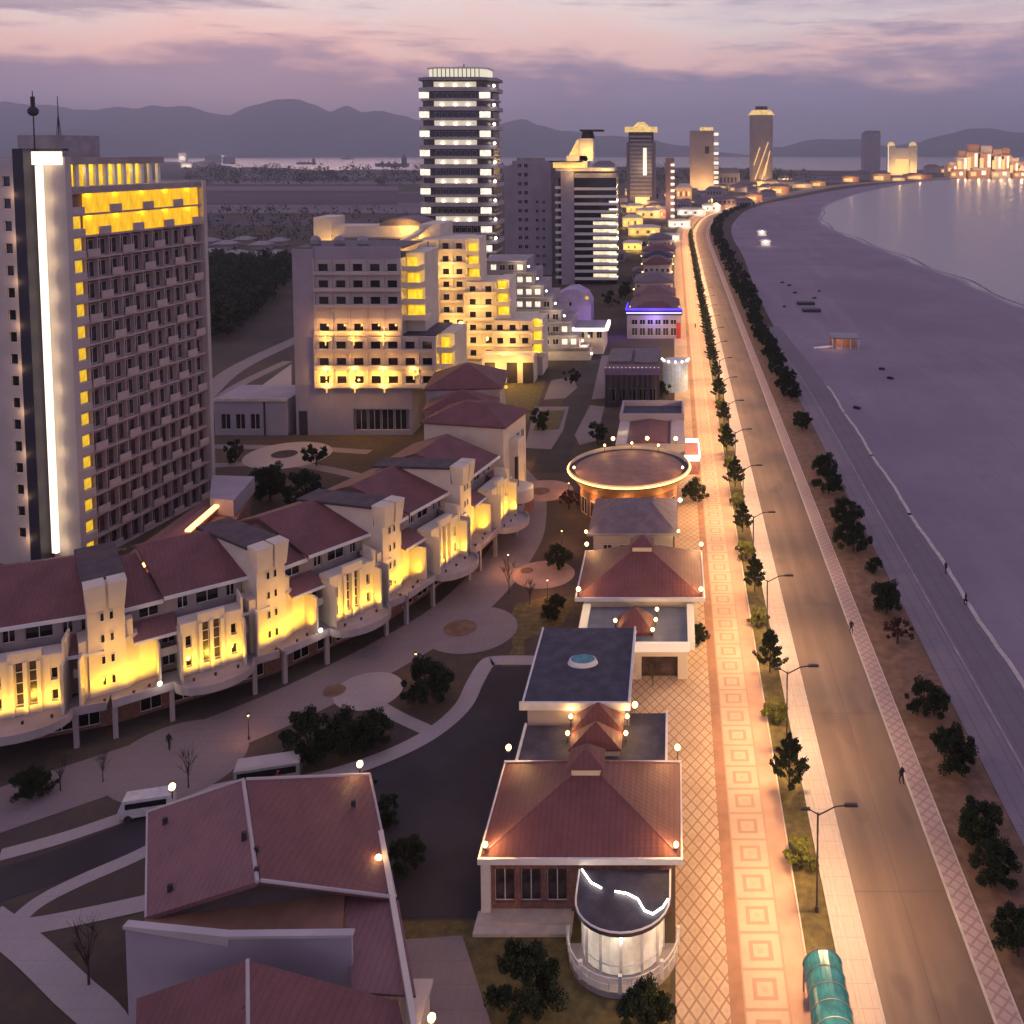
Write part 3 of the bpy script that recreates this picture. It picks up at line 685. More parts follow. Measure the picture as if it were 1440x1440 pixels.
# --- I: columned block and glass drum
P = thing('columned_block', 'block with tall dark columns under a purple fascia, beside the white glass drum', 'building', (-9.5, 217.5))
part('wall', MB().box(-6.0, 6.0, -10, 11, 0, 8.4), mat('purple_wall', (.13,.10,.19), .7), P)
cm = MB().box(-6.3, 6.3, -11.4, -10.02, 7.4, 9.0); part('fascia', cm, mat('fascia_paint', (.16,.12,.26), .7), P)
for k in range(11): part('column', MB().box(-.22, .22, -.22, .22, 0, 7.38), M['dark'], P, (-5.9+1.18*k, -11.1, 0))
part('roof', MB().box(-6.2,6.2,-9.9,11.2,8.42,8.7), M['greyroof'], P); parts('roof_box', [MB().box(-5.6,-.5,-6,8,8.72,9.4), MB().box(.2,5.8,-6,8,8.72,9.2)], M['greyroof'], P)
lt = MB()
for k in range(14): lt.ball(-6.0+.92*k, -11.5, 9.15, .13)
part('lamp_row', lt, M['warm_glow'], P)
windows(P, [(x, -10.06, 1) for x in (-4.6,-2.3,0,2.3,4.6)], 1.4, 3.0, 'glass')
P = thing('glass_drum', 'white lit round glass drum beside the columned block', 'kiosk', (.3, 221.5))
part('wall', MB().cyl(0,0,0,6.8,3.0,n=24), mat('frosted_glass', (.55,.62,.66), .3, emit=(.75,.8,.85), es=.10), P)
part('roof', MB().cyl(0,0,6.82,7.3,3.3,3.2,n=24), M['white'], P)
for k in range(7):
    a = R(-180+30*k); part('lamp', MB().ball(3.2*cos(a), 3.2*sin(a), 7.6, .24), M['bulb_white'], P)
light(P, (1.5,-4.6,5.5), 90, (1,.9,.85), .4); light(P, (4.6,-1,3), 120, (1,.7,.4), .4)
# --- J: blue neon
P = thing('neon_fronted_hall', 'hall with a bright blue neon line along the eaves of its pale front', 'building', (-6.2, 290))
part('wall', MB().box(-8.4, 8.4, -7, 20, 0, 7.4), M['lavender'], P)
part('neon_tube', MB().box(-8.8, 8.8, -7.6, -7.3, 8.9, 9.5).box(-8.8,-8.5,-7.3,4,8.9,9.4), M['blue_strip'], P)
part('light_strip', MB().box(-8.6, 8.5, -7.7, -7.4, 7.9, 8.25), glow('violet_white', (.55,.5,1), 2.0), P)
part('fascia', MB().box(-8.7, 8.7, -7.28, -7.02, 7.3, 8.85), M['dark'], P)
part('roof', MB().hip(-8, 8, -6.2, 20, 8.2, 10.5, 5, 6, .5), M['redroof'], P)
windows(P, [(x, -7.08, 1.0) for x in (-6,-3.6,-1.2,1.2,3.6,6)], 1.7, 2.4, 'glass2'); windows(P, [(x, -7.08, 4.4) for x in (-6,-3.6,-1.2,1.2,3.6,6)], 1.7, 1.6, 'glass')
part('door', MB().box(6.9,8.2,-7.2,-7.02,0,5), mat('red_door', (.5,.05,.06), .6), P)
light(P, (0,-9.5,7.0), 900, (.25,.15,1), .5); light(P, (-11,-5,5), 900, (.3,.1,1), .5); light(P, (0,-12,6), 700, (1,.85,.7), .5)
for x in (-7.6, 7.8): part('lamp', MB().ball(x, -3.6, 9.4, .3), M['warm_glow'], P)
# --- K and on: smaller roofs along the promenade
specs = [(-7,330,14,16,7,'pinkroof','low hall with a faded pink roof'),(-8,372,15,20,6,'greyroof','long hall with a grey roof'),(-7.5,412,12,14,8,'redroof','square house with a red roof'),
         (-8,446,14,14,7,'darkroof','boxy hall with a black roof'),(-8.5,486,16,18,6,'redroof','wide shop with a dark red roof'),(-8,528,13,16,8,'greyroof','tall house with a slate roof')]
for x, y, w, d, h, rm_, lb in specs:
    P = thing('promenade_house', lb+', %s behind the blue neon hall' % nth(specs.index((x,y,w,d,h,rm_,lb))), 'building', (x, y))
    part('wall', MB().box(-w/2, w/2, -d/2, d/2, 0, h), M['lavender'] if h % 2 else M['wall'], P)
    part('roof', MB().hip(-w/2-.6, w/2+.6, -d/2-.6, d/2+.6, h+.4, h+3, w*.42, d*.35, .38), M[rm_], P)
    windows(P, [(-w/2+w*(k+.5)/5, -d/2-.08, zq) for k in range(5) for zq in (1, h/2+.6)], 1.3, 1.6, 'glass')
    for x_ in (-w/2-.4, w/2+.4):
        part('lamp', MB().ball(x_, -d/2-.8, h*.6, .28), M['bulb'], P)
    light(P, (w/2+1.2, -d/2-1, h*.6), 500, (1,.6,.3), .4)
# ================================================================ THE CURVED TERRACE (stepped towers, red roofs)
TW = [(-71.8,83.1),(-56.4,89.2),(-43.9,98.3),(-34.4,110.4),(-28.5,124.6),(-25.0,138.7)]
UP = (1,.54,.02); M['caproof'] = mat('tower_cap_roof', (.10,.07,.085), .8, vs=.8, var=.2)
def terrace_unit(i, A, B):
    a = atan2(B[1]-A[1], B[0]-A[0]); L = hypot(B[0]-A[0], B[1]-A[1])
    names = ['leftmost terrace house cut by the frame edge', 'terrace house between the first and second stepped towers, two glowing bays', 'terrace house in the middle of the curve, bay lit yellow',
             'fourth terrace house along the curve, narrow bright bay', 'farthest terrace house of the curve, beside the round tower end']
    T = thing('terrace_house', names[i], 'house', A, a, 'terrace houses of the curved row')
    k = L/15.6
    U = lambda u: u*k
    # ground floor
    g = MB(); g.box(0, L, 1.0, 10, 0, 3.35); part('ground_floor_wall', g, M['stone'], T)
    windows(T, [(U(u), .93, .4) for u in (3.6,6.6,9.0,11.4,13.6)], 1.9, 2.5, 'glass')
    for u, w in ((.2,-1.6),(5.2,-1.8),(13.1,-1.8)):
        part('pillar', MB().box(-.22,.22,-.22,.22,0,3.35), M['walldirty'], T, (U(u), w, 0))
    # slab with curved front under the bay
    sp = [(0,1.0),(0,-2.2),(U(5.4),-2.2)]+[(U(9.2)+U(3.9)*cos(pi+pi*q/12), -2.2+2.9*sin(pi+pi*q/12)) for q in range(1,12)]+[(U(13.0),-2.2),(L,-2.2),(L,1.0)]
    part('terrace_slab', MB().prism(sp, 3.36, 3.75), M['walldirty'], T)
    pr = MB()
    for p, q in zip(sp[1:-1], sp[2:-1]):
        dx, dy = q[0]-p[0], q[1]-p[1]; l = hypot(dx, dy)
        if l < .05: continue
        pr.prism([p, q, (q[0]-dy/l*.16, q[1]+dx/l*.16), (p[0]-dy/l*.16, p[1]+dx/l*.16)], 3.752, 4.2)
    part('terrace_parapet', pr, M['walldirty'], T)
    # main wall with openings either side of the bay
    cols = [(U(4.9), U(6.0)), (U(12.9), U(14.3))]
    m = MB(); m.grid(U(2.2), U(6.3), 3.76, 8.4, 1.3, [cols[0]], [(4.3,6.0),(6.7,8.1)], .3)
    m.grid(U(12.1), L-U(1.5), 3.76, 8.4, 1.3, [cols[1]], [(4.3,6.0),(6.7,8.1)], .3)
    m.box(U(2.2), L-U(1.5), 1.61, 9, 3.76, 8.38); part('wall', m, M['shaded_recess'] if 'shaded_recess' in M else M.setdefault('shaded_recess', mat('shaded_plaster', (.34,.24,.21), .85, vs=.5, var=.12)), T)  # recess plaster painted darker to stand for the unlit slots between bays
    windows(T, [((c[0]+c[1])/2, 1.52, z) for c in cols for z in (4.3, 6.7)], 1.2*k, 1.5, 'glass')
    # bay
    b = MB(); b.grid(U(6.3), U(12.1), 3.76, 9.3, -.9, [(U(6.75),U(7.3)),(U(8.35),U(9.0)),(U(9.4),U(10.05)),(U(11.1),U(11.65))], [(4.6,9.0)], .35)
    for u in (7.02, 11.37): b.box(U(u)-.3*k, U(u)+.3*k, -.86, -.56, 5.7, 6.7).box(U(u)-.3*k, U(u)+.3*k, -.86, -.56, 7.9, 9.05)
    b.box(U(7.9), U(10.5), -1.05, -.91, 8.4+.62, 10.0).box(U(7.9),U(10.5),-.9,-.55,9.31,10.0)
    for u in (8.15, 9.2, 10.25): b.box(U(u)-.17, U(u)+.17, -1.15, -.91, 3.77, 9.0)
    b.box(U(6.1), U(6.3), -2.3, 1.3, 3.76, 8.6).box(U(12.1), U(12.3), -2.3, 1.3, 3.76, 8.6).box(U(12.1), U(12.3), -1.1, 1.3, 8.61, 10.6)  # bay end walls run out further to stop light reaching the recesses
    bb = part('bay', b, M['cream'], T)
    part('bay_back', MB().box(U(6.3), U(12.1), -.5, 1.29, 3.76, 9.2), M['cream'], T)
    me = win_mesh(.62*k, 4.3, 'glass2', 1, 4)
    for u in (8.67, 9.72): link('tall_window', me, T, (U(u), -.6, 4.65))
    me = win_mesh(.52*k, 1.1, 'glass', 1, 1)
    for u in (7.02, 11.37):
        for z in (4.6, 6.75): link('window', me, T, (U(u), -.6, z))
    # balconies
    for u in (5.45, 13.6):
        for z in (5.95,):
            bl = MB().box(U(u)-1.0, U(u)+1.0, .2, 1.29, z, z+.12).box(U(u)-1.0, U(u)+1.0, .2, .32, z+.12, z+.85).box(U(u)-1.0, U(u)-.9, .321, 1.29, z+.12, z+.85).box(U(u)+.9, U(u)+1.0, .321, 1.29, z+.12, z+.85)
            part('balcony', bl, M['cream'], T)
    # ledge roofs over the recesses and the set back top floor
    lg = []
    for u0, u1 in ((2.2, 6.2), (12.2, 15.2)):
        lg.append(MB().plate([(U(u0), -.1, 8.35), (U(u1), -.1, 8.35), (U(u1), 2.6, 9.3), (U(u0), 2.6, 9.3)], .2))
    parts('ledge_roof', lg, M['pinkroof'], T)
    parts('ledge_trim', [MB().box(U(2.2), U(6.2), -.28, -.11, 8.1, 8.4), MB().box(U(12.2), U(15.2), -.28, -.11, 8.1, 8.4)], M['white'], T)
    tf = MB(); tc_ = [(U(3.0),U(4.8)),(U(6.6),U(7.6)),(U(8.4),U(10.6)),(U(11.4),U(12.2)),(U(12.9),U(14.3))]
    tf.grid(U(1.6), L-U(1.4), 8.385, 11.45, 2.8, tc_, [(9.35,11.1)], .3); tf.box(U(1.6), L-U(1.4), 3.11, 9.5, 8.385, 11.4)
    part('top_floor_wall', tf, M['walldirty'], T)
    for c in tc_: windows(T, [((c[0]+c[1])/2, 3.0, 9.35)], (c[1]-c[0]), 1.75, 'glass')
    # roof: two planes, the smaller one a step lower
    parts('side_wall', [MB().box(U(4.2), U(4.38), -1.6, 1.29, 3.76, 8.0), MB().box(L-U(2.15), L-U(2.0), -1.9, 1.29, 3.76, 8.6)], M['cream'], T)  # dividing walls added to keep the tower light out of the recesses
    part('roof', MB().plate([(U(5.2), 1.6, 11.55),(L-U(.8), 1.6, 11.55),(L-U(1.6), 9.8, 14.6),(U(3.6), 9.8, 14.6)], .22).plate([(U(3.6),9.81,14.6),(L-U(1.6),9.81,14.6),(L-U(.8),16,12.4),(U(3.6),16,12.4)], .22), M['redroof'], T)
    part('side_roof', MB().plate([(U(1.4), 1.9, 11.2),(U(5.15), 1.9, 11.2),(U(3.5), 9.7, 13.9),(U(1.4), 9.7, 13.9)], .2), M['redroof'], T)
    part('eaves_gutter', MB().box(U(5.2), L-U(.8), 1.42, 1.58, 11.25, 11.62).box(U(1.4), U(5.15), 1.72, 1.88, 10.9, 11.3), M['white'], T)
    # stepped stair tower
    t = MB(); t.box(-1.7, 1.5, .2, 13.0, 3.76, 12.6).box(1.5,4.19,.95,1.29,3.76,8.0)
    t.prism([(-1.7,-.2),(-.15,-.2),(-.15,1.4),(-1.7,1.4)], 12.6, 15.2, [(-1.95,-.45),(-.12,-.45),(-.12,1.6),(-1.95,1.6)])
    t.prism([(.15,-.2),(1.5,-.2),(1.5,1.4),(.15,1.4)], 12.6, 15.2, [(.12,-.45),(1.75,-.45),(1.75,1.6),(.12,1.6)])
    t.box(-.145,.145,.0,1.4,12.6,15.0)
    t.plate([(-1.69,1.62,14.7),(1.49,1.62,14.7),(1.49,12.9,14.0),(-1.69,12.9,14.0)], 2.3)
    t.prism([(1.5,.2),(2.6,.9),(2.6,3),(1.5,3)], 3.76, 9.0); t.prism([(2.6,.9),(3.6,1.29),(3.6,3),(2.6,3)], 3.76, 8.0)
    t.box(-2.5,-1.7,.4,3,3.76,9.6).box(1.5,2.2,.6,3,9.0,10.6)
    part('stair_tower', t, M['cream'], T)
    part('tower_roof', MB().plate([(-2.0,1.7,15.02),(1.8,1.7,15.02),(1.8,13.4,14.32),(-2.0,13.4,14.32)], .3), M['caproof'], T)
    me = win_mesh(.35, .9, 'glass', 1, 1)
    for z in (4.7, 6.9, 9.1, 11.3):
        for u in (-.45, .35): link('tower_window', me, T, (u, .12, z))
    # uplights, plus one high light added to lift the tower wash
    k2 = (1.0, 1.0, 1.0, 1.0, 1.0)[i]
    for (u, w, z, e) in ((1.9,-1.3,4.5,720),(3.3,-.9,4.5,520),(-.6,-1.4,4.6,640),(U(7.2),-2.4,4.5,620),(U(9.2),-2.6,4.5,760),(U(11.4),-2.4,4.5,620),(.2,-2.4,9.0,330)):
        fx = part('uplight', MB().cyl(u, w, z-.73, z-.45, .1, .14, n=8), M['dark'], T) if z < 8 else T
        light(fx, (u, w, z), e*k2*.75, UP if u < 4 and z < 8 else ((1,.53,.05) if z < 8 else (1,.50,.08)), .2, *(('SPOT', (0,.75,1), 150, .7) if z < 8 else ()))
    if i in (1, 2): 
        q = part('wall_lamp', MB().ball(U(.9+3.2), -2.5, 4.6, .22), M['bulb_white'], T); light(q, (U(4.1), -2.9, 4.7), 30, (1,.85,.6), .2)
    return T
for i in range(5): terrace_unit(i, TW[i], TW[i+1])
# end of the curve: round bay tower
T = thing('round_end_tower', 'end block of the curved terrace with a rounded balcony drum', 'house', (-25.6, 146), R(78))
part('wall', MB().box(-3.6, 6, .5, 14, 0, 14.5).box(-1.2, 1.2, -1, .49, 3.76, 12), M['cream'], T)
part('roof', MB().hip(-4, 6.5, 0, 14.5, 14.8, 17.2, 4.6, 5.5, .28), M['redroof'], T)
part('round_balcony', MB().cyl(-3.4, -1.6, 3.4, 5.3, 2.6, n=24), M['cream'], T)
part('column', MB().cyl(-3.4,-1.6,5.31,10,.3,n=12), M['dark'], T)
part('base_wall', MB().box(-2,2,-2.4,.49,0,3.75), M['stone'], T)
windows(T, [(x, .42, z) for x in (2.4,4.4) for z in (4.5,7.5,10.5)], 1.1, 1.6, 'glass')
light(T, (.9,-2.0,4.6), 90, UP, .15); light(T, (-3,-4.6,6), 60, (1,.6,.2), .2); light(T, (2.8,-1,4.6), 50, UP, .15)
# taller gabled block behind the end, two roofs in echelon
T = thing('gabled_block', 'tall pink block with two red hipped roofs between curved terrace and stepped hotel', 'house', (-36.2, 158), R(6))
part('wall', MB().box(-6.6, 5.2, -2, 12, 0, 13.5).box(-7.4, 5.6, 4.5, 17, 0, 15.4), M['walldirty'], T)
g = MB(); g.hip(-7.0, 5.6, -2.4, 4.3, 13.8, 16.4, 6.0, 3.2, .28); g2 = MB(); g2.hip(-7.9, 6.1, 4.4, 17.4, 15.7, 18.8, 6.6, 5.8, .28)
parts('roof', [g, g2], M['redroof'], T)
part('wall_trim', MB().box(-7.02,5.62,-2.62,-2.42,13.3,13.75), M['band'], T)
part('downpipe', MB().box(-1.2,-1.0,-2.2,-2.02,0,13.3), M['dark'], T)
light(T, (6.6, -1.5, 14.5), 120, UP, .2); light(T,(7.6,5,14.0),200,UP,.2)
part('round_balcony', MB().cyl(6.2, -1, 8.0, 9.4, 1.8, n=20), M['cream'], T)
part('lamp', MB().ball(6.6,4.0,15.9,.35), M['yellow_glow'], T)
# ================================================================ NEAR LEFT BUILDING (big red roofs)
T = thing('red_roofed_villa', 'large near villa with broad red roofs, sunken roof gutter and glowing corner lamps', 'house', (-28, 62))
o_ = (-28, 62)
def q3(px): x, y, z = px; a = G(x, y, z); return (a[0]-o_[0], a[1]-o_[1], z)
def onplane(tri, px):
    a, b, c = [Vector((t[0], t[1], t[2])) for t in tri]; n = (b-a).cross(c-a); d = Vector(ray(*px)); o = Vector((-o_[0], -o_[1], CAMH))
    t = (a-o).dot(n)/d.dot(n); p = o+d*t; return (p.x, p.y, p.z)
r1 = [q3(p) for p in ((205,1290,8.4),(362,1240,11.1),(342,1096,11.4))]; r1.append(onplane(r1, (207,1142)))
part('left_roof', MB().plate(r1, .3), M['pinkroof'], T)
r2 = [q3(p) for p in ((366,1238,11.0),(556,1262,8.2),(520,1089,8.4))]; r2.append(onplane(r2, (346,1096)))
part('right_roof', MB().plate(r2, .3), M['redroof'], T)
r3 = [q3(p) for p in ((192,1404,7.9),(187,1600,7.6),(350,1600,10.0))]; r3.append(onplane(r3, (348,1350)))
r4 = [q3(p) for p in ((560,1408,7.9),)]; r4 = [r3[3], r3[2], q3((600,1600,7.7)), r4[0]]
parts('front_roof', [MB().plate(r3, .3), MB().plate(r4, .3)], M['redroof'], T)
def seam(a, b, r_): part('roof_flashing', MB().tube(a, b, r_), M['wall'], T)
seam(r1[1], r1[2], .13); seam(r1[2], r1[3], .1); seam(r2[3], r2[2], .13); seam(r2[0], r2[1], .12); seam(r2[1], r2[2], .1); seam(r3[3], r3[2], .11); seam(r1[0], r1[3], .08)
gt = [q3(p) for p in ((178,1326,8.0),(482,1305,8.0),(485,1256,8.3),(205,1292,8.3))]
part('roof_gutter', MB().plate(gt, .25), M['band'], T)
part('lean_to_roof', MB().plate([q3(p) for p in ((482,1258,8.05),(560,1265,8.0),(585,1400,7.9),(495,1395,8.0))], .14), M['pinkroof'], T)
pw = MB(); A_ = [q3(p) for p in ((176,1306,9.4),(322,1320,9.9),(494,1318,9.9))]
def wallseg(mb, a, b, za, zb, z0, th=.3):
    dx, dy = b[0]-a[0], b[1]-a[1]; l = hypot(dx, dy); nx, ny = -dy/l*th, dx/l*th
    P0 = [(a[0],a[1]),(b[0],b[1]),(b[0]+nx,b[1]+ny),(a[0]+nx,a[1]+ny)]
    i = [mb.pt((*p, z0)) for p in P0]; j = [mb.pt((P0[0][0],P0[0][1],za)), mb.pt((P0[1][0],P0[1][1],zb)), mb.pt((P0[2][0],P0[2][1],zb)), mb.pt((P0[3][0],P0[3][1],za))]
    mb.f += [i[::-1], j]; mb.m += [0,0]
    for k in range(4): l_ = (k+1) % 4; mb.f.append([i[k], i[l_], j[l_], j[k]]); mb.m.append(0)
wallseg(pw, A_[0], A_[1], 9.4, 9.9, 0); wallseg(pw, A_[1], A_[2], 9.9, 9.9, 0)
part('parapet_wall', pw, M['lavender'], T)
cp = MB(); wallseg(cp, (A_[0][0]-.1,A_[0][1]-.1), (A_[1][0],A_[1][1]-.1), 9.65, 10.1, 9.45, .5); wallseg(cp, (A_[1][0],A_[1][1]-.1), (A_[2][0]+.1,A_[2][1]-.1), 10.12, 10.12, 9.93, .5)
part('coping', cp, M['wall'], T)
bw_ = [q3(p) for p in ((212,1284,8.3),(555,1252,8.0),(519,1096,8.3),(212,1148,8.5))]
part('wall', MB().prism([(p[0],p[1]) for p in bw_], 0, 7.9), M['walldirty'], T)
rw = MB(); E_ = [q3(p) for p in ((528,1170,8.3),(556,1262,8.3),(575,1350,8.0),(590,1420,8.0))]
sw = MB(); c0 = (E_[0][0]+.2, E_[0][1]); c1 = (E_[3][0]+.2, E_[3][1]-2)
ang = atan2(c1[1]-c0[1], c1[0]-c0[0]); LL = hypot(c1[0]-c0[0], c1[1]-c0[1])
sw.fr(c0[0], c0[1], 0, ang); sw.grid(0, LL, 0, 8.4, 0, ivals(span(0, LL, 4, 1), 1.5), [(1,2.6),(4.6,6.8)], .35)
part('side_wall', sw, M['cream'], T)
for k, xx in enumerate(span(0, LL, 4, 1)):
    for z in (1, 4.6):
        link('window', win_mesh(1.5, 1.6 if z == 1 else 2.2, 'warm_glow' if z > 2 and k % 2 else 'glass2'), T, (c0[0]+xx*cos(ang)-.2*sin(ang)*0, c0[1]+xx*sin(ang)+.2, z), ang)
for p, e in (((242,1107,9.4),230),((506,1075,9.2),260),((532,1208,8.4),110),((515,1348,6.2),90),((607,1432,4.2),150)):
    a = q3(p); flood(T, a[0], a[1], a[2]-.9, e, post=.6, r=.26)
pc = MB(); a = q3((560,1420,3.2)); pc.box(a[0]-2.2, a[0]+1.6, a[1]-4, a[1]+1.5, 0, 3.4); part('porch', pc, M['cream'], T)
part('porch_roof', MB().box(a[0]-2.4, a[0]+1.8, a[1]-4.2, a[1]+1.7, 3.41, 3.7), M['wall'], T)
for p in ((232,1152,9.5),(343,1172,11.5),(361,1193,11.3),(361,1222,11.3),(239,1246,9.4),(497,1128,9.2),(345,1418,10.3)):
    a = q3(p); part('roof_vent', MB().box(a[0]-.14,a[0]+.14,a[1]-.1,a[1]+.1,a[2]-.5,a[2]+.12), M['dark'], T)
# ================================================================ LEFT TOWER HOTEL
A0 = (-82.5, 126.0); dirr = atan2(cos(R(10.6)), sin(R(10.6)))
T = thing('slab_hotel', 'tall slab hotel with staggered balconies, yellow top floors and a white light strip', 'hotel', A0, dirr)
# local frame: +x runs along the balcony side (away from camera), -y faces the sea, +y goes to the left
LEN, NF, FH = 26.5, 17, 3.07
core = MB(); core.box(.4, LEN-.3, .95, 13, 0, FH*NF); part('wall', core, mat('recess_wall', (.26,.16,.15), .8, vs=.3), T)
ew = MB(); ew.box(-.01-.6, .39, -.05, 2.0, 0, 57.2).box(-.2,.39,2.01,6.6,0,57.0).box(LEN-.3, LEN+.45, -.35, 13.2, 0, 53.2).box(-.2,.39,6.61,13,0,57.0); part('end_wall', ew, M['wall'], T)
sl_ = MB()
for k in range(NF+1): sl_.box(.4, LEN-.31, 0, .94, FH*k-.14, FH*k+.14)
M['mauve'] = mat('mauve_brown_paint', (.50,.38,.37), .8, vs=.3, var=.1)
part('floor_slab', sl_, M['mauve'], T)
NB = 11; bwid = (LEN-3.2)/NB
fin = MB()
for j in range(NB+1): fin.box(2.6+j*bwid-.09, 2.6+j*bwid+.09, .22, .94, .15, FH*15-.15)
part('fin', fin, M['mauve'], T)
bal = MB().box(-bwid/2, bwid/2, -.22, -.02, .142, 1.25).mesh('balcony_front', [mat('balcony_paint', (.56,.45,.43), .8, vs=.3)])
n_ = 0; locs = []; me_c = MB().box(-bwid/2+.04,bwid/2-.04,0,.1,0,FH-.3).mesh('lit_curtain', [glow('yellow_curtain', (1,.55,.02), 1.15, .45, 1.6, (1,1,.25))])
me_d = win_mesh(bwid-.3, 2.3, 'glass2', 2, 1); me_y = win_mesh(bwid-.3, 2.5, 'yellow_glow', 2, 1)
wl = []
for f in range(NF):
    for j in range(NB):
        x = 2.6+bwid*(j+.5); z = FH*f
        if (j*1+f*2) % 3 == (1 if f % 2 else 0) and n_ < 99:
            pass
        wl.append((f, j, x, z))
wl.sort(key=lambda q: (-q[0]))
cnt = 0; rest = []
for f, j, x, z in wl:
    if f >= NF-2: continue
    if cnt < 99: link('window', me_d, T, (x, .86, z+.2)); cnt += 1
    else: rest.append((x, .86, z+.2))
mb = MB()
for l in rest: mb.fr(*l); mb.mi = 0; mb.box(-bwid/2+.15, bwid/2-.15, .02, .06, 0, 2.3); mb.mi = 1; mb.box(-.04,.04,-.03,.018,0,2.3).box(-bwid/2+.15,bwid/2-.15,-.03,.018,2.2,2.32)
o = part('windows', mb, [M['glass2'], M['walldirty']], T); o['kind'] = 'stuff'
cnt = 0
for f in range(NF-1, -1, -1):
    for j in range(NB):
        if (j + 2*f) % 3 == 1 and cnt < 99:
            cnt += 1; link('balcony_front', bal, T, (2.6+bwid*(j+.5), 0, FH*f))
ck = MB()
for f in range(NF): ck.box(.4, 2.5, .01, .94, FH*f+.15, FH*f+1.1)
part('corner_parapet', ck, M['wall'], T)
me = win_mesh(1.7, 1.8, 'yellow_glow', 1, 1)
for f in range(NF-1): link('corner_window', me, T, (1.45, .6, FH*f+1.12))
for f in (15, 16):
    for j in range(NB): link('lit_curtain', me_c, T, (2.6+bwid*(j+.5), .45, FH*f+.15))
# penthouse
ph = MB(); ph.box(.4, 18.5, .4, 12, 56.1, 57.1).box(.4, 26.1, 0, 12, 52.25, 53.0).box(.4,18,3.2,12,53.0,56.1); part('penthouse', ph, M['walldirty'], T)
part('lit_glazing', MB().box(.5, 17, 2.9, 3.19, 53.02, 56.08), M['yellow_glow'], T)
cc = MB().box(-.25,.25,-.25,.25,53.01,56.09).mesh('column', M['white'])
for k in range(10): link('column', cc, T, (2.2+1.72*k, .9, 0))
for k in range(4): light(T, (3+4.2*k, 1.9, 55.4), 90, (1,.75,.25), .2)
for k in range(5):
    for f in (15,16): light(T, (3.6+5*k, .1, FH*f+2.7), 50, (1,.62,.03), .15)
# front fin with light strips
fn = MB(); fn.box(-2.4, .3, 4.7, 6.4, 0, 58.3); part('dark_fin', fn, mat('navy_cladding', (.035,.03,.055), .5), T)
part('light_strip', MB().box(-1.2, -.7, 3.3, 4.1, 2, 56.0).box(-1.3,-.7,.2,4.5,56.1,57.9), glow('tower_strip', (1,.84,.62), 1.7), T)
part('parapet', MB().box(-.6, .38, .2, 4.6, 58.0, 58.3), M['dark'], T)
for k in range(13): light(T, (-1.6, 2.7, 3+4.4*k), 70, (1,.74,.40), .3)
lw = MB(); lw.fr(0,0,0); 
lw2 = MB(); cols_y = [(15.5,16.9)]
# wall left of the fin: openings on the -x face, built in a turned frame
lwf = MB(-3.2, 10.62, 0, pi/2*-1+pi) if False else None
lft = MB(-1.6, 22, 0, -pi/2); lft.grid(0, 15.4, 0, 56.6, 0, [(12.9, 14.2)], [(FH*f+.9, FH*f+2.4) for f in range(1,18)], .4); lft.box(0,15.4,.41,13,0,56.5)
part('left_wing', lft, M['wall'], T)
me = win_mesh(1.3, 1.5, 'glass', 1, 1)
for f in range(1, 18): link('stair_window', me, T, (-1.6+.25, 22-13.55, FH*f+.9), -pi/2)
part('wing_strip', MB().box(-1.62-.3, -1.62, 6.62, 6.85, 2, 55), glow('peach_strip', (1,.68,.36), 1.8), T)
for k in range(9): light(T, (-2.6, 7.0, 4+6*k), 60, (1,.6,.3), .3)
part('plant_room', MB().box(3, 11, 5, 11, 57.12, 60.2), M['concrete'], T)
an = MB().tube((.2,5.4,58),(.2,5.4,66.2),.1,.06).ball(.2,5.4,63.4,.7).tube((.2,5.4,63.6),(.2,5.4,65.4),.28); part('antenna', an, M['dark'], T)
part('lattice_mast', MB().tube((9,10,60.2),(9,10,66),.09,.05).tube((8.6,10,60.2),(9,10,63.5),.05).tube((9.4,10,60.2),(9,10,63.5),.05), M['dark'], T)
# podium annex with orange light strips
c = G(262, 800, 4)
T = thing('hotel_podium', 'low podium with glowing orange canopy strips at the foot of the slab hotel', 'building', (c[0], c[1]))
def rel(px, z, o=c): a = G(px[0], px[1], z); return (a[0]-o[0], a[1]-o[1])
def poly(pts, z): return [rel(p, z) for p in pts]
part('wall', MB().prism(poly([(200,815),(330,735),(352,700),(292,700),(150,800)], 5), 0, 5), M['stone'], T)
part('box_roof', MB().prism(poly([(295,700),(328,704),(358,670),(298,668)], 7.5), 5.1, 7.5), M['lavender'], T)
for q in ([(260,745),(268,745),(315,704),(310,702)], [(195,797),(200,797),(222,780),(264,777),(262,773),(218,775)], [(274,775),(278,776),(291,766),(289,762)]):
    part('canopy_light', MB().prism(poly(q, 6.6), 6.3, 6.6), M['orange_strip'], T)
for p in ((250,760),(300,725),(240,785),(320,715)): a = rel(p, 7.4); light(T, (a[0], a[1], 7.8), 200, (1,.35,.08), .4)
part('canopy_roof', MB().prism(poly([(212,790),(262,770),(262,755),(310,712),(300,702),(200,780)], 6.0), 5.6, 6.0), M['pinkroof'], T)

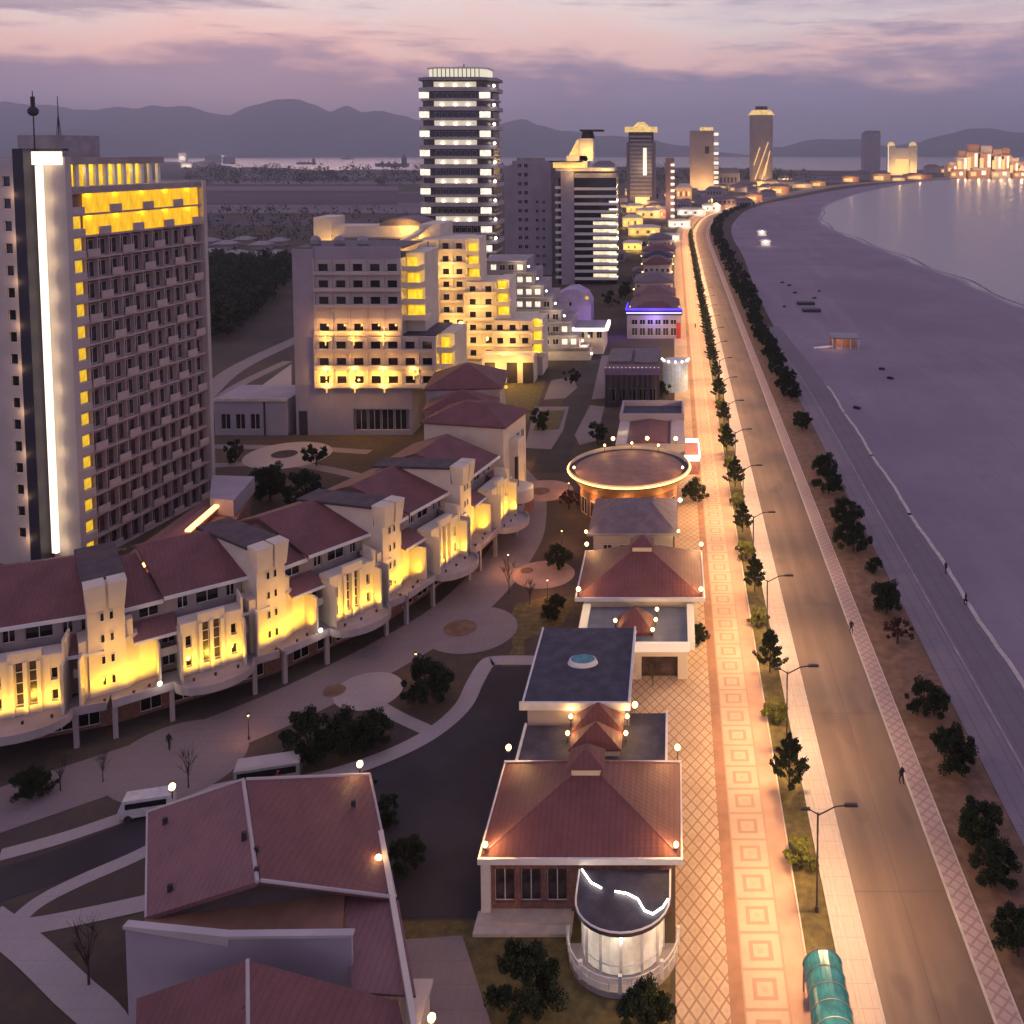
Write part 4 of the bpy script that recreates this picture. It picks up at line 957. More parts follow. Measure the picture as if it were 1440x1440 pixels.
# ================================================================ STEPPED HOTEL
gx_ = G(480, 618)
T = thing('stepped_hotel', 'cream stepped hotel with rows of square windows, star shaped gold uplights and glowing balconies', 'hotel', (-66, 186))
def blockface(T, x0, x1, yf, z0, z1, nc, nr, depth, mat_='wall', ww=2.0, wh=1.6, kind='glass', side=None, fh=3.36, cap=100, proj=True):
    xs = span(x0, x1, nc, 0); zs = [z1-fh*(k+1)+.75 for k in range(nr)][::-1]
    m = MB(); m.grid(x0, x1, z0, z1, yf, ivals(xs, ww), [(z, z+wh) for z in zs], .45); m.box(x0, x1, yf+.46, yf+depth, z0, z1-.02)
    if proj:
        for k in range(nc+1):
            x = x0+(x1-x0)*k/nc; m.box(x-.16, x+.16, yf-.32, yf-.001, z0, z1)
        for z in zs: m.box(x0, x1, yf-.75, yf-.002, z-.62, z-.5).box(x0, x1, yf-.75, yf-.62, z-.5, z+.12)
    part('wall', m, M[mat_], T)
    windows(T, [(x, yf+.3, z) for x in xs for z in zs], ww, wh, kind, 1, 1, cap=cap)
    return xs, zs
yf = 0
part('blank_wall', MB().box(-11.2, -6.9, -.3, 16, 0, 38.2), M['lavender'], T)
part('base_wall', MB().grid(-6.89, 12.5, 0, 9.6, -.3, [(.5, 12.0)], [(1.0, 5.4)], .5).box(-6.89, 12.5, .4, 16, 0, 9.58), M['lavender'], T)
windows(T, [(x, .1, 1.0) for x in (2.0,4.7,7.4,10.1)], 2.3, 4.2, 'glass')
part('door', MB().box(-10.6, -8.9, -.42, -.31, 0, 5), M['dark'], T)
blockface(T, -6.89, 10.6, 0, 24.0, 36.2, 5, 3, 15)
blockface(T, -6.89, 10.6, 0, 20.4, 23.99, 5, 1, 15, 'cream')
blockface(T, -6.89, 17.6, -.6, 13.3, 20.39, 7, 2, 15)
blockface(T, -6.89, 17.6, -.6, 9.61, 13.29, 7, 1, 15, 'cream')
parts('roof', [MB().box(-11.0, 11, .5, 15.8, 38.22, 38.4), MB().box(10.61,17.6,0,14,20.4,20.6)], M['darkroof'], T)
part('roof_parapet', MB().box(-6.89, 10.6, -.1, .3, 36.21, 38.6), M['lavender'], T)
for k in range(3): part('roof_dome', MB().ball(-9.6+5*k, 8, 38.9, 1.3), M['concrete'], T)
for z, xs in ((19.6, (-4.5,1.2,7.2)), (13.0-.4, (-4.5,1.2,7.2,13.2)), (9.9,(-4.5,1.2,7.2))):
    for x in xs:
        st = MB(); st.prism([(x-1.0,-1.3),(x+1.0,-1.3),(x,-1.0)], z+.2, z+.3); st.tube((x,-1.1,z-.9),(x,-1.1,z+1.4),.14,.1); st.ball(x,-1.1,z+.1,.24)
        st.plate([(x-1.3,-1.1,z+.35),(x,-1.1,z-.2),(x+1.3,-1.1,z+.35),(x,-1.1,z+.05)], .1)
        q = part('star_lamp', st, M['gold_glow'], T); light(q, (x, -1.9, z+1.1), 380, (1,.50,.10), .2)
for k in range(5): light(T, (-5.2+3.5*k, -2.0, 12.3), 190, (1,.60,.08), .2)
for k in range(5): light(T, (-5.2+3.5*k, -1.6, 22.2), 110, (1,.45,.10), .2)
for k in range(6): light(T, (-5.2+3.5*k, -2.0, 16.0), 70, (1,.45,.10), .2)
def balc(T, x0, x1, y0, y1, z0, n, step=(0,0), fh=3.36, e=220):
    for k in range(n):
        z = z0+fh*k; dx = step[0]*k
        b = MB().box(x0, x1-dx, y0, y1, z, z+.25).box(x0, x1-dx, y0, y0+.2, z+.25, z+1.1).box(x1-dx-.2, x1-dx, y0+.21, y1, z+.25, z+1.1)
        part('balcony', b, M['cream'], T)
        part('lit_window', MB().box(x0+.3, x1-dx-1.2, y1-.25, y1-.02, z+.3, z+2.6), M['yellow_glow'], T)
        light(T, ((x0+x1)/2, y0+.6, z+1.9), e, (1,.62,.08), .2)
balc(T, 10.62, 15.6, 1.0, 4, 23.4, 4, (.5,0)); part('balcony_core', MB().box(10.61, 14.4, 4.02, 15, 20.61, 37.0), M['cream'], T)
balc(T, 17.62, 21.6, .2, 3.2, 10.2, 3, (.4,0)); part('balcony_core', MB().box(17.61, 20.6, 3.22, 14, 0, 20.3), M['cream'], T)
q = part('star_lamp', MB().ball(25.2,-1.5,10.8,.8,6,4).tube((24,-1.5,10.8),(26.8,-1.5,10.2),.2).tube((25.2,-1.5,9.4),(25.4,-1.5,12.6),.2,.05), M['bulb'], T); light(q,(25,-2.6,11.5),500,(1,.6,.1),.3)
# the rear wing: a pyramid of terraces stepping down to the right
T = thing('terraced_wing', 'gold lit rear wing of the stepped hotel, terraces stepping down to the right', 'hotel', (-62, 240))
fh = 3.36
steps = [(-4.5, 2.6, 34.5), (2.6, 7.8, 34.2-.01), (7.8, 15.5, 24.0), (15.5, 22.5, 13.4)]
blockface(T, -4.5+.0, 0.6, -1.0, 0, 35, 1, 9, 12, 'cream', .3, 2.2); 
blockface(T, .61, 7.6, 0, 0, 35, 2, 9, 14, 'cream', 1.6, 1.6)
blockface(T, 7.61, 15.8, -2, 0, 24, 2, 6, 14, 'cream', 1.6, 1.6)
blockface(T, 15.81, 25.5, -6, 0, 14.6, 3, 3, 14, 'cream', 1.6, 1.6)
part('portal', MB().box(14, 27, -12, -6.5, 0, 7.0), M['cream'], T)
for x in (16, 21.5, 25.5): part('door', MB().box(x-1.3, x+1.3, -12.1, -12.01, 0, 5.2), M['dark'], T)
balc(T, 7.62, 11.8, -.8, 2.6, 24.2, 3, (.3,0), e=330); balc(T, 15.82, 20, -4, -.6, 14.8, 3, (.3,0), e=330); balc(T, 25.52, 29, -7, -4, 5.5, 3, (.3,0), e=330)
part('balcony_core', MB().box(7.62, 10.6, 2.62, 12, 24.02, 35), M['cream'], T); part('balcony_core', MB().box(15.82,19,-.58,10,14.62,24.5), M['cream'], T); part('balcony_core', MB().box(25.52,28,-3.98,6,0,14.5), M['cream'], T)
# upper golden roofs behind
part('roof_wall', MB().box(-37,-6,16,24,26,37.2).box(-6,-.5,6,20,26,38.4), M['cream'], T)
part('roof_wall', MB().box(-37.8,-33,15,26,26,39.6), M['cream'], T)
part('sloping_roof', MB().plate([(-12,6,33.8),(-4.6,-.9,36.6),(-4.6,8,38.0),(-12,15,34.6)],1.0), M['cream'], T)
vt = []
vm = MB(); 
for k in range(9):
    a = pi*k/8; vt.append((-14+6*cos(pi-a), 37.2+2.0*sin(a)))
for p, q_ in zip(vt, vt[1:]): vm.face([(p[0],16,p[1]),(q_[0],16,q_[1]),(q_[0],30,q_[1]),(p[0],30,p[1])])
vm.face([(x,16.0,z) for x,z in vt]); part('vaulted_roof', vm, M['greyroof'], T)
part('dark_roof', MB().box(-31,-13,12,15.9,33.2,34.0), M['greyroof'], T)
for x, y, z, e in ((-34,13.5,30,420),(-30,13,31,420),(-24,13,32,420),(-18,13.5,33,500),(-12,13.0,37,500),(-7,5,35,420),(-8,3,33,350),(-3,-3,30,300),(-2,-4,20,350),(3,-4,27,450),(5,-4,12,450),(11,-6,18,400),(12,-7,8,400),(20,-10,10,450),(17,-15,4,350),(23,-15,5,350)):
    light(T, (x, y, z), e*3.8, (1,.56,.13), .5)
# dotted terrace slope right of it
T = thing('terraced_annex', 'sloping annex dotted with white windows stepping down beside the golden terraces', 'building', (-50, 262))
m = MB(); lv = []
for k in range(8):
    x1 = 8+2.6*k; z = 27-3.36*k
    m.box(-4-.0, x1, -2-.9*k, 14, z-3.36, z-.01); m.box(-4, x1+.4, -2.6-.9*k, -2.001-.9*k, z-.4, z)
    lv.append((x1, -2-.9*k, z))
part('wall', m, M['walldirty'], T)
wm = win_mesh(1.5, 1.6, 'tower_glow', 2, 1); wd = win_mesh(1.5, 1.6, 'glass', 2, 1)
for k, (x1, y, z) in enumerate(lv):
    for j in range(int((x1+2)/2.5)):
        link('window', wm if (j*7+k*3) % 5 in (0,1,3) else wd, T, (x1-1.6-2.5*j, y-.07, z-2.7))
    part('lamp', MB().ball(x1+.9, y-.4, z-1.6, .3), M['bulb_white'], T)
    if k % 2 == 0: light(T, (x1-2, y-2.4, z-.2), 220, (1,.8,.5), .3)

# ================================================================ TALL TOWER
Yt = 330; X0 = XX(650, 200, Yt)
T = thing('tall_hotel_tower', 'tallest tower, dark floors banded with white lit corner windows and an open crown', 'tower', (X0, Yt))
def oct_(w, d, c): return [(-w+c,-d),(w-c,-d),(w,-d+c),(w,d-c),(w-c,d),(-w+c,d),(-w,d-c),(-w,-d+c)]
part('core', MB().prism(oct_(12.2, 9, 3.2), 0, 83), M['glass2'], T)
zt = HZ(112, Yt); nfl = 24; fhh = 3.32
for k in range(nfl):
    z = zt-1.0-fhh*(k+1)
    odd = k % 2 == 1
    a = MB()
    if not odd:  # ledge floor, deep dark parapet at the corners
        a.prism(oct_(13.6, 10.4, 4.6), z-.3, z+1.05)
    else: a.prism(oct_(12.9, 9.7, 3.9), z-.25, z+.5)
    part('floor_band', a, mat('tower_band', (.46,.41,.42), .7, vs=.2) if 'tower_band' not in bpy.data.materials else bpy.data.materials['tower_band'], T)
    if odd and k < 22:
        for x0, x1 in ((-12.6,-9.2),(8.2,12.0)):
            part('lit_window', MB().box(x0, x1, -9.3, -9.05, z+.55, z+2.7), M['tower_glow'], T)
        if k < 20:
            for j in range(7): link('window', win_mesh(1.5,1.9,'glass',1,1), T, (-6.3+2.1*j, -9.25, z+.6))
    elif k < 21:
        part('lit_band', MB().box(-7.4, 7.2, -9.4, -9.12, z+1.1, z+2.9), mat('lit_band', (.5,.45,.35), .6, emit=(1,.86,.62), es=.5) if 'lit_band' not in bpy.data.materials else bpy.data.materials['lit_band'], T)
        for x in (-4.6, 0, 4.4): part('spot_lamp', MB().ball(x, -9.9, z+1.7, .42), M['bulb_white'], T)
        part('spot_lamp', MB().ball(12.9, -7.2, z+1.7, .5), M['bulb_white'], T)
part('crown', MB().prism(oct_(13.6,10.4,4.6), zt-.8, zt+.2), M['concrete'], T)
part('crown_glass', MB().prism(oct_(10.2, 7.5, 3), zt+.21, zt+3.2), mat('crown_lit', (.5,.5,.45), .4, emit=(1,.9,.65), es=.75), T)
part('crown_roof', MB().prism(oct_(10.8, 8.1, 3.2), zt+3.21, zt+3.7), M['white'], T)
for k in range(12): part('crown_mullion', MB().box(-.12,.12,-.12,.12,zt+.21,zt+3.2), M['dark'], T, (-8+1.45*k, -7.7, 0))
part('mast', MB().tube((1,0,zt+3.7),(1,0,zt+5.4),.2).box(-1,3,-1,1,zt+3.71,zt+4.4), M['dark'], T)

# ================================================================ BANDED HOTEL WITH VERTICAL SHAFT
Y = 400; Xc = XX(826, 300, Y)
T = thing('banded_hotel', 'hotel with pale vertical shaft, white lit balcony bands and a golden crown', 'hotel', (Xc, Y))
z1 = HZ(250, Y)
part('core', MB().box(-12.6, 12.6, 0, 14, 0, z1), M['glass'], T)
part('shaft', MB().box(-11.2, -5.6, -1.8, 13, 0, z1+2.8), M['lavender'], T)
gl = glow('balcony_lit', (1,.86,.58), 1.25, .5, .6)
for k in range(13):
    z = 2+3.25*k
    part('balcony', MB().box(-5.5, 13.2, -1.6, -.02, z, z+1.1), M['white'], T)
    part('balcony', MB().box(-13.8, -11.21, -1.3, -.02, z+.6, z+1.7), M['white'], T)
    if k < 9: part('lit_window', MB().box(2.5 if k < 8 else 6, 12.6, -.25, -.04, z+1.2, z+2.6), gl, T)
    if k < 11: part('lit_window', MB().box(9.5, 13.4, -1.9, -1.65, z+1.15, z+1.9), M['tower_glow'], T)
part('roof_band', MB().box(-5.4, 13, -1, 13, z1+.01, z1+2.0), M['concrete'], T)
part('roof', MB().box(-13.5, 12, -1.4, 13.5, z1+2.9, z1+4.3), M['cream'], T)
part('crown', MB().box(-14.5,-1,-1.8,12,z1+4.31,z1+6.6), M['gold_glow'], T)
part('crown', MB().box(-9, 0, 1, 10, z1+6.61, z1+9.5), M['cream'], T)
part('crown_roof', MB().box(-16,-2,-3,13,z1+6.7,z1+7.3).box(-3,7,-1,8,z1+20,z1+20.8), M['dark'], T)
part('crown_tower', MB().box(-3.4, 2.6, 1, 8, z1+7.31, z1+17.0), M['cream'], T)
part('crown_drum', MB().cyl(0,4,z1+17.0,z1+20,3.0,2.4,n=16), M['dark'], T)
part('crown_fin', MB().prism([(-8,2),(-4,2),(-4,5),(-8,5)], z1+9.6, z1+16.5, [(-4.4,2),(-4,2),(-4,5),(-4.4,5)]), M['gold_glow'], T)
for x,y,z,e in ((-7,-4.5,z1+8,1500),(2,-4,z1+8,1500),(0,-2,z1+12,900),(8,-4,z1+3,900),(-6,-5,z1+2,700)): light(T,(x,y,z),e,(1,.62,.2),.6)
# grey slab left of it
Y = 430; Xc = XX(748, 300, Y)
T = thing('unlit_slab_block', 'unlit grey slab block between the tallest tower and the banded hotel', 'building', (Xc, Y))
part('wall', MB().box(-9, 9, 0, 12, 0, HZ(226,Y)).box(-13,-9.01,1,12,0,HZ(233,Y)), M['lavender'], T)
part('side_wall', MB().box(9.01, 14, 3, 16, 0, HZ(231,Y)), M['concrete'], T)
part('roof', MB().box(-7,5,1,10,HZ(226,Y)+.01,HZ(222,Y)), M['concrete'], T)
windows(T, [(x, -.07, 4+4.2*k) for k in range(12) for x in (-5.5,-2.6)], 1.6, 1.9, 'glass'); windows(T, [(x, -.07, 4+4.2*k) for k in range(8) for x in (2.5,5.5)], 1.2, 1.6, 'glass')
# ================================================================ DOMED HALL and its neighbours (centre)
Y = 262; Xc = XX(795, 460, Y)
T = thing('lit_canopy_hall', 'long low cream hall under a bright white canopy edge', 'building', (Xc, Y))
z1 = HZ(462, Y)
part('wall', MB().grid(-11.5, 11, 0, z1-.5, -1, ivals(span(-11.5,11,9,0), 1.4), [(4.6,6.4)], .4).box(-11.5,11,-.59,14,0,z1-.55), M['cream'], T)
windows(T, [(x, -.7, 4.6) for x in span(-11.5,11,9,0)], 1.4, 1.8, 'glass')
part('canopy_edge', MB().box(-12.2, 11.6, -2.2, -1.6, z1-.4, z1+.5).box(11.61,12.4,-2.0,8,z1-.3,z1+1.1), glow('canopy_white', (1,.88,.80), 1.7), T)
part('roof', MB().box(-12, 11.6, -1.59, 14, z1-.45, z1-.1), M['lavender'], T)
part('terrace', MB().box(-12, 8, -9, -1.01, 0, 2.4), M['cream'], T)
part('lower_hall', MB().box(-17.5, -12.3, -10, 3, 0, 7.4), M['cream'], T)
part('glass_corner', MB().box(-10, -6.5, -9.3, -9.01, 0, 5.2), M['teal'], T)
part('arch_window', MB().box(-16, -13.4, -10.12, -10.01, .3, 4.6), M['teal'], T)
light(T,(-4,-12,5),700,(1,.75,.45),.5); light(T,(6,-6,4),400,(1,.75,.45),.5)
T = thing('round_gabled_house', 'lavender house with a rounded gable above the white canopy edge', 'house', (XX(804, 430, 290), 290))
g = [(-6.2,0),(6,0),(6,9.6),(4.6,12.4),(1.2,14.2),(-1.5,14.0),(-5,12.2),(-6.2,10.4)]
m = MB(); m.face([(x,0,z) for x,z in g]); m.face([(x,12,z) for x,z in g][::-1])
for (a,b_),(c_,d) in zip(g, g[1:]+g[:1]): m.face([(a,0,b_),(a,12,b_),(c_,12,d),(c_,0,d)])
part('wall', m, mat('lavender_gable', (.50,.40,.56), .8, vs=.3), T)
windows(T, [(-.5,-.07,6),(-.5,-.07,9),(-3.6,-.07,6.2),(-4.6,-.07,4.4)], 1.0, 1.3, 'glass', 1, 1)
part('ridge_lamp', MB().ball(4.9,-.4,11.6,.6), M['yellow_glow'], T); part('canopy', MB().box(-9,9,-3,-.1,3.2,3.7), M['lavender'], T)
for x in (-7.6, 6.8): part('lamp', MB().ball(x,-3.2,4.1,.3), M['bulb_white'], T)
light(T, (7,-4,5), 500, (.6,.4,1), .5); light(T,(-7,-5,5),300,(1,.9,.9),.5)
# ================================================================ LOW WING OF THE STEPPED HOTEL (left)
c = G(350, 612)
T = thing('arcade_wing', 'low grey wing with three tall dark windows left of the stepped hotel', 'building', (c[0], c[1]))
z1 = HZ(562, c[1])
part('wall', MB().grid(-6.9, 8.0, 0, z1, 0, [(-5.6,-3.7),(-2.6,-.7),(.4,2.3)], [(1.2,4.4)], .4).box(-6.9,8.0,.41,12,0,z1-.02), M['lavender'], T)
windows(T, [(x, .2, 1.2) for x in (-4.65,-1.65,1.35)], 1.9, 3.2, 'glass')
part('cornice', MB().box(-7.2, 8.0, -.3, -.02, z1-.3, z1+.35), M['kerb'], T); part('pilaster', MB().box(3.2,3.5,-.2,-.02,0,z1-.4), M['dark'], T)
light(T, (4, 18, 4), 1500, (1,.55,.2), 1.0)
# ================================================================ FAR TOWERS ALONG THE BAY
def far_tower(label, px, ytop, ybase, w_px, col, crown=None, lit=None, nfl=14, name='far_tower', cat='tower', d=.8):
    Y = G(px, ybase)[1]; X_ = XX(px, ybase, Y); s = FPX/Y; w = w_px/s; z = HZ(ytop, Y)
    T = thing(name, label, cat, (X_, Y)); return T, w, z, s
m_ft = mat('far_tower_wall', (.22,.17,.19), .7, vs=.05); m_ft2 = mat('far_tower_pale', (.42,.34,.30), .7, vs=.05)
T, w, z, s = far_tower('dark tower with a domed golden crown, leftmost of the three far towers', 902, 186, 286, 40, None)
part('body', MB().prism(oct_(w*.5, w*.45, w*.12), 0, z*.86), m_ft, T); part('shaft', MB().prism(oct_(w*.43, w*.4, w*.1), z*.86+.01, z), M['dark'], T)
part('crown', MB().prism(oct_(w*.56, w*.5, w*.12), z+.01, z+5.6), M['gold_glow'], T); part('crown_dome', MB().cyl(0,0,z+5.61,z+11,w*.3,w*.12,n=16), M['gold_glow'], T)
part('lit_fin', MB().box(w*.08, w*.2, -w*.5, -w*.46, z*.4, z*.78), M['tower_glow'], T); part('entrance', MB().box(-w*.2,w*.3,-w*.6,-w*.47,0,z*.1), M['warm_glow'], T)
bd = MB()
for k in range(16): bd.box(-w*.38, w*.38, -w*.47, -w*.451, z*.1+k*z*.055, z*.1+k*z*.055+2)
part('floor_band', bd, M['concrete'], T)
light(T,(0,-w*1.1,6),20000,(1,.6,.25),1); light(T,(w*.15,-w*.8,z*.5),6000,(1,.7,.4),1)
T, w, z, s = far_tower('pale slab tower with one dark square opening, middle of the far three', 988, 184, 268, 36, None)
part('body', MB().grid(-w*.5,w*.42,0,z,-w*.4,[(w*.08,w*.24)],[(z*.62,z*.74)],1.0).box(-w*.5,w*.42,-w*.4+1.01,w*.4,0,z-.1), m_ft2, T)
part('opening', MB().box(w*.08,w*.24,-w*.4+.8,-w*.4+.95,z*.62,z*.74), M['dark'], T); part('crown', MB().box(-w*.1,w*.4,-w*.3,w*.3,z+.01,z+5), M['gold_glow'], T)
for k in range(11): part('balcony', MB().box(w*.43,w*.6,-w*.4,w*.3,z*.12+k*z*.08,z*.12+k*z*.08+4), M['white'] if k % 2 else M['tower_glow'], T)
for x in (-w*.3, 0, w*.3): light(T,(x,-w*.9,8),26000,(1,.55,.2),1)
T, w, z, s = far_tower('slim round tower with a flared golden top, rightmost of the far three', 1070, 162, 262, 33, None)
part('body', MB().cyl(0,0,0,z,w*.48,w*.5,n=24), m_ft2, T); part('crown', MB().cyl(0,0,z+.01,z+8,w*.56,w*.4,n=24), M['gold_glow'], T); part('crown_cap', MB().cyl(0,0,z+8.01,z+14,w*.26,n=16), M['dark'], T)
lf = MB()
for x0_, z0_, x1_, z1_ in ((-.3,.1,.25,.62),(-.05,.05,.2,.35),(.1,.15,.32,.5),(-.35,.3,-.1,.55)):
    lf.tube((x0_*w,-w*.52,z0_*z),(x1_*w,-w*.52,z1_*z),.9)
part('light_pattern', lf, M['warm_glow'], T)
for x in (-w*.8, 0, w*.8): light(T,(x,-w*1.0,7),22000,(1,.6,.2),1)
T, w, z, s = far_tower('small tower with a red and white face between the left two far towers', 942, 222, 316, 12, None)
part('body', MB().box(-w*.5,w*.5,-4,8,0,z), mat('coral_wall',(.42,.24,.2),.7), T)
for k in range(9): part('balcony', MB().box(w*.1,w*.55,-4.8,-4.02,6+k*5,8+k*5), M['tower_glow'], T)
light(T,(0,-12,20),2500,(1,.6,.35),1)
T, w, z, s = far_tower('dark unlit tower standing alone where the bay curves', 1224, 186, 243, 23, None)
part('body', MB().box(-w*.5,w*.5,-w*.4,w*.4,0,z-3), M['lavender'], T); part('crown', MB().prism([(-w*.5,-w*.4),(w*.5,-w*.4),(w*.5,w*.4),(-w*.5,w*.4)],z-2.99,z+4,[(-w*.3,-w*.3),(w*.45,-w*.3),(w*.45,w*.3),(-w*.3,w*.3)]), m_ft, T)
T, w, z, s = far_tower('golden arch shaped hotel with two round shoulders across the bay', 1268, 205, 246, 40, None, cat='hotel', name='arch_hotel')
part('pier', MB().box(-w*.5,-w*.26,-8,12,0,z), M['cream'], T); part('pier', MB().box(w*.26,w*.5,-8,12,0,z), M['cream'], T); part('lintel', MB().box(-w*.26,w*.26,-6,12,z*.55,z*.92), M['cream'], T)
part('recess', MB().box(-w*.26,w*.26,4,10,0,z*.54), M['warm_glow'], T)
for sx in (-1,1): part('dome', MB().ball(sx*w*.38, 2, z, w*.14), M['gold_glow'], T)
part('light_strip', MB().box(-w*.52,-w*.5,-9,-8,2,z), M['tower_glow'], T)
for x in (-w*.4,-w*.1,w*.15,w*.4): light(T,(x,-30,12),26000,(1,.66,.25),2)
# brightly lit cluster at the end of the bay
rng = random.Random(8)
cl_px = [(1338,228,16,'left end'),(1352,212,18,''),(1366,203,20,''),(1384,205,22,''),(1400,210,18,''),(1412,208,14,''),(1424,222,16,''),(1436,228,14,''),(1345,238,22,''),(1375,236,30,''),(1405,238,26,''),(1432,240,18,'')]
cols_ = [mat('coral_facade',(.6,.32,.2),.7), M['cream'], mat('peach_facade',(.65,.42,.25),.7)]
adjs = ['stepped','tall','tallest','broad','middle','slim','low','end','wide podium','long podium','terraced podium','small podium']
for k, (px, yt, wp, _) in enumerate(cl_px):
    T, w, z, s = far_tower('%s floodlit building of the far headland resort' % adjs[k], px, yt, 248 if k < 8 else 250, wp, None, name='resort_building', cat='building')
    part('body', MB().box(-w*.5,w*.5,-10,14,0,z*.75), cols_[k%3], T); part('upper_block', MB().box(-w*.3,w*.42,-6,10,z*.75+.01,z), cols_[(k+1)%3], T)
    part('lit_window', MB().box(-w*.4,-w*.15,-10.6,-10.02,4,z*.6), M['warm_glow'], T); part('lit_window', MB().box(w*.1,w*.3,-10.6,-10.02,z*.3,z*.72), M['tower_glow'], T)
    light(T,(-w*.2,-34,10),14000,(1,.55,.25),2); light(T,(w*.3,-30,z*.6),10000,(1,.62,.3),2)
# low lit houses strung along the bay
k = 0
for px, yb, wp, hp, kk in sorted(((1128,264,26,8,0),(1150,262,20,10,3),(1095,272,26,14,1),(1172,257,22,9,2),(1195,256,24,11,1),(1212,253,20,14,2),(1238,254,26,14,3),(1262,254,18,6,0),(1290,252,38,9,1),(1310,243,20,12,2),(1316,240,14,6,0),(1330,243,18,10,3),(1080,276,20,10,2),(1060,282,22,12,1),(1040,284,20,10,3),
        (1100,262,30,9,2),(1120,256,24,8,2),(1150,252,30,8,2),(1045,268,26,12,2))):
    T, w, z, s = far_tower('low waterfront house round the bay, %s from the left of the string' % nth(k), px, yb-hp, yb, wp, None, name='waterfront_house', cat='house'); k += 1
    cm_ = [M['cream'], cols_[0], M['lavender'], cols_[2]][kk]
    T['group'] = 'low waterfront houses'
    part('wall', MB().box(-w*.5,w*.5,-8,8,0,z*.7), cm_, T); part('roof', MB().hip(-w*.54,w*.54,-9,9,z*.7+.5,z,w*.3,7,.48), M['greyroof'], T)
    if kk != 2:
        part('lit_window', MB().box(-w*.4,w*.1,-8.5,-8.02,1,z*.45), M['far_glow'], T); light(T,(0,-20,8),11000 if kk != 3 else 6000,(1,.58,.25),1.5)
# lit low town between the banded hotel and the road bend
k = 0
for px, yb, wp, hp, c_ in sorted(((893,298,24,12,'y'),(912,306,34,14,'y'),(890,318,28,16,'y'),(906,330,44,14,'y'),(890,350,26,12,'y'),(938,306,20,16,'r'),(955,318,30,10,'w'),(972,302,40,10,'w'),(1000,296,26,10,'w'),(960,292,24,10,'d'),(935,336,40,8,'w'),(1020,288,36,12,'d'),(1046,290,24,12,'d'),(918,284,22,24,'d'),(962,280,22,22,'p'),(1005,276,24,14,'d'),(868,366,22,14,'g'),(850,246,30,20,'d'),(1025,262,30,26,'d'),(930,360,40,16,'d'),(905,392,30,16,'g'))):
    T, w, z, s = far_tower('low town block at the road bend, %s from the left, %s' % (nth(k), {'y':'golden walls','r':'coral walls','w':'white front','d':'unlit','p':'peach walls','g':'grey'}[c_]), px, yb-hp, yb, wp, None, name='town_block', cat='building'); k += 1
    T['group'] = 'blocks of the low town'
    cm_ = {'y':M['cream'],'r':cols_[0],'w':M['white'],'d':M['lavender'],'p':cols_[2],'g':M['concrete']}[c_]
    part('wall', MB().box(-w*.5,w*.5,-6,7,0,z*.72), cm_, T); part('roof', MB().hip(-w*.53,w*.53,-6.6,7.6,z*.72+.3,z,w*.25,4,.28), M['greyroof'] if c_ in 'dg' else M['cream'], T)
    e_ = {'y':M['gold_glow'],'r':M['warm_glow'],'w':M['tower_glow'],'p':M['warm_glow']}.get(c_)
    nw = 5
    for j in range(nw): part('lit_window' if e_ else 'window', MB().box(-w*.42+w*.17*j,-w*.42+w*.17*j+w*.09,-6.3,-6.02,z*.2,z*.5), e_ if e_ and j % 2 == 0 else M['glass2'], T)
    if e_:
        col_ = {'y':(1,.66,.12),'r':(1,.5,.35),'w':(1,.85,.65),'p':(1,.6,.3)}[c_]
        light(T,(-w*.3,-13,z*.4),3200,col_,.8); light(T,(w*.3,-13,z*.4),3200,col_,.8)
# denser low town behind the first blocks
rng = random.Random(77); more = []
for _ in range(60):
    px = rng.uniform(866, 1120); lo = 258 if px > 1000 else 268
    hi = 300 if px < 960 else (288 if px < 1010 else 272)
    more.append((round(px,1), rng.uniform(lo, hi), rng.uniform(9, 20), rng.uniform(5, 12), rng.choice('yypwdddr')))
more.sort()
for k, (px, yb, wp, hp, c_) in enumerate(more):
    T, w, z, s = far_tower('small %s house of the far town, %s from the left' % ({'y':'golden','p':'peach','w':'white','d':'unlit','r':'coral'}[c_], nth(k)), px, yb-hp, yb, wp, None, name='town_house', cat='house')
    T['group'] = 'small houses of the far town'
    cm_ = {'y':M['cream'],'r':cols_[0],'w':M['white'],'d':M['lavender'],'p':cols_[2]}[c_]
    part('wall', MB().box(-w*.5,w*.5,-5,6,0,z*.7), cm_, T); part('roof', MB().hip(-w*.53,w*.53,-5.5,6.5,z*.7+.3,z,w*.25,3.5,.28), M['greyroof'], T)
    if c_ != 'd':
        part('lit_window', MB().box(-w*.38,w*.3,-5.3,-5.02,z*.15,z*.5), {'y':M['gold_glow'],'p':M['warm_glow'],'w':M['tower_glow'],'r':M['warm_glow']}[c_], T)
        if k % 3 == 0: light(T, (0,-14,z*.5), 7000, (1,.62,.25), 1.0)
# inland: unlit houses with grey roofs, left of the stepped hotel
k = 0
for px, yb, wp in ((293,345,26),(318,349,30),(343,343,26),(368,350,28),(392,345,24),(300,360,28),(332,362,30),(362,364,28),(390,362,20)):
    T, w, z, s = far_tower('unlit house beyond the dark wood, %s from the left in its %s row' % (nth(k if k < 5 else k-5), 'back' if k < 5 else 'front'), px, yb-11, yb, wp, None, name='village_house', cat='house'); k += 1
    T['group'] = 'unlit village houses'
    part('wall', MB().box(-w*.4,w*.4,-5,5,0,z*.55), M['concrete'], T); part('roof', MB().hip(-w*.48,w*.48,-6,6,z*.55+.3,z,w*.28,4.8,.28), M['concrete'], T)
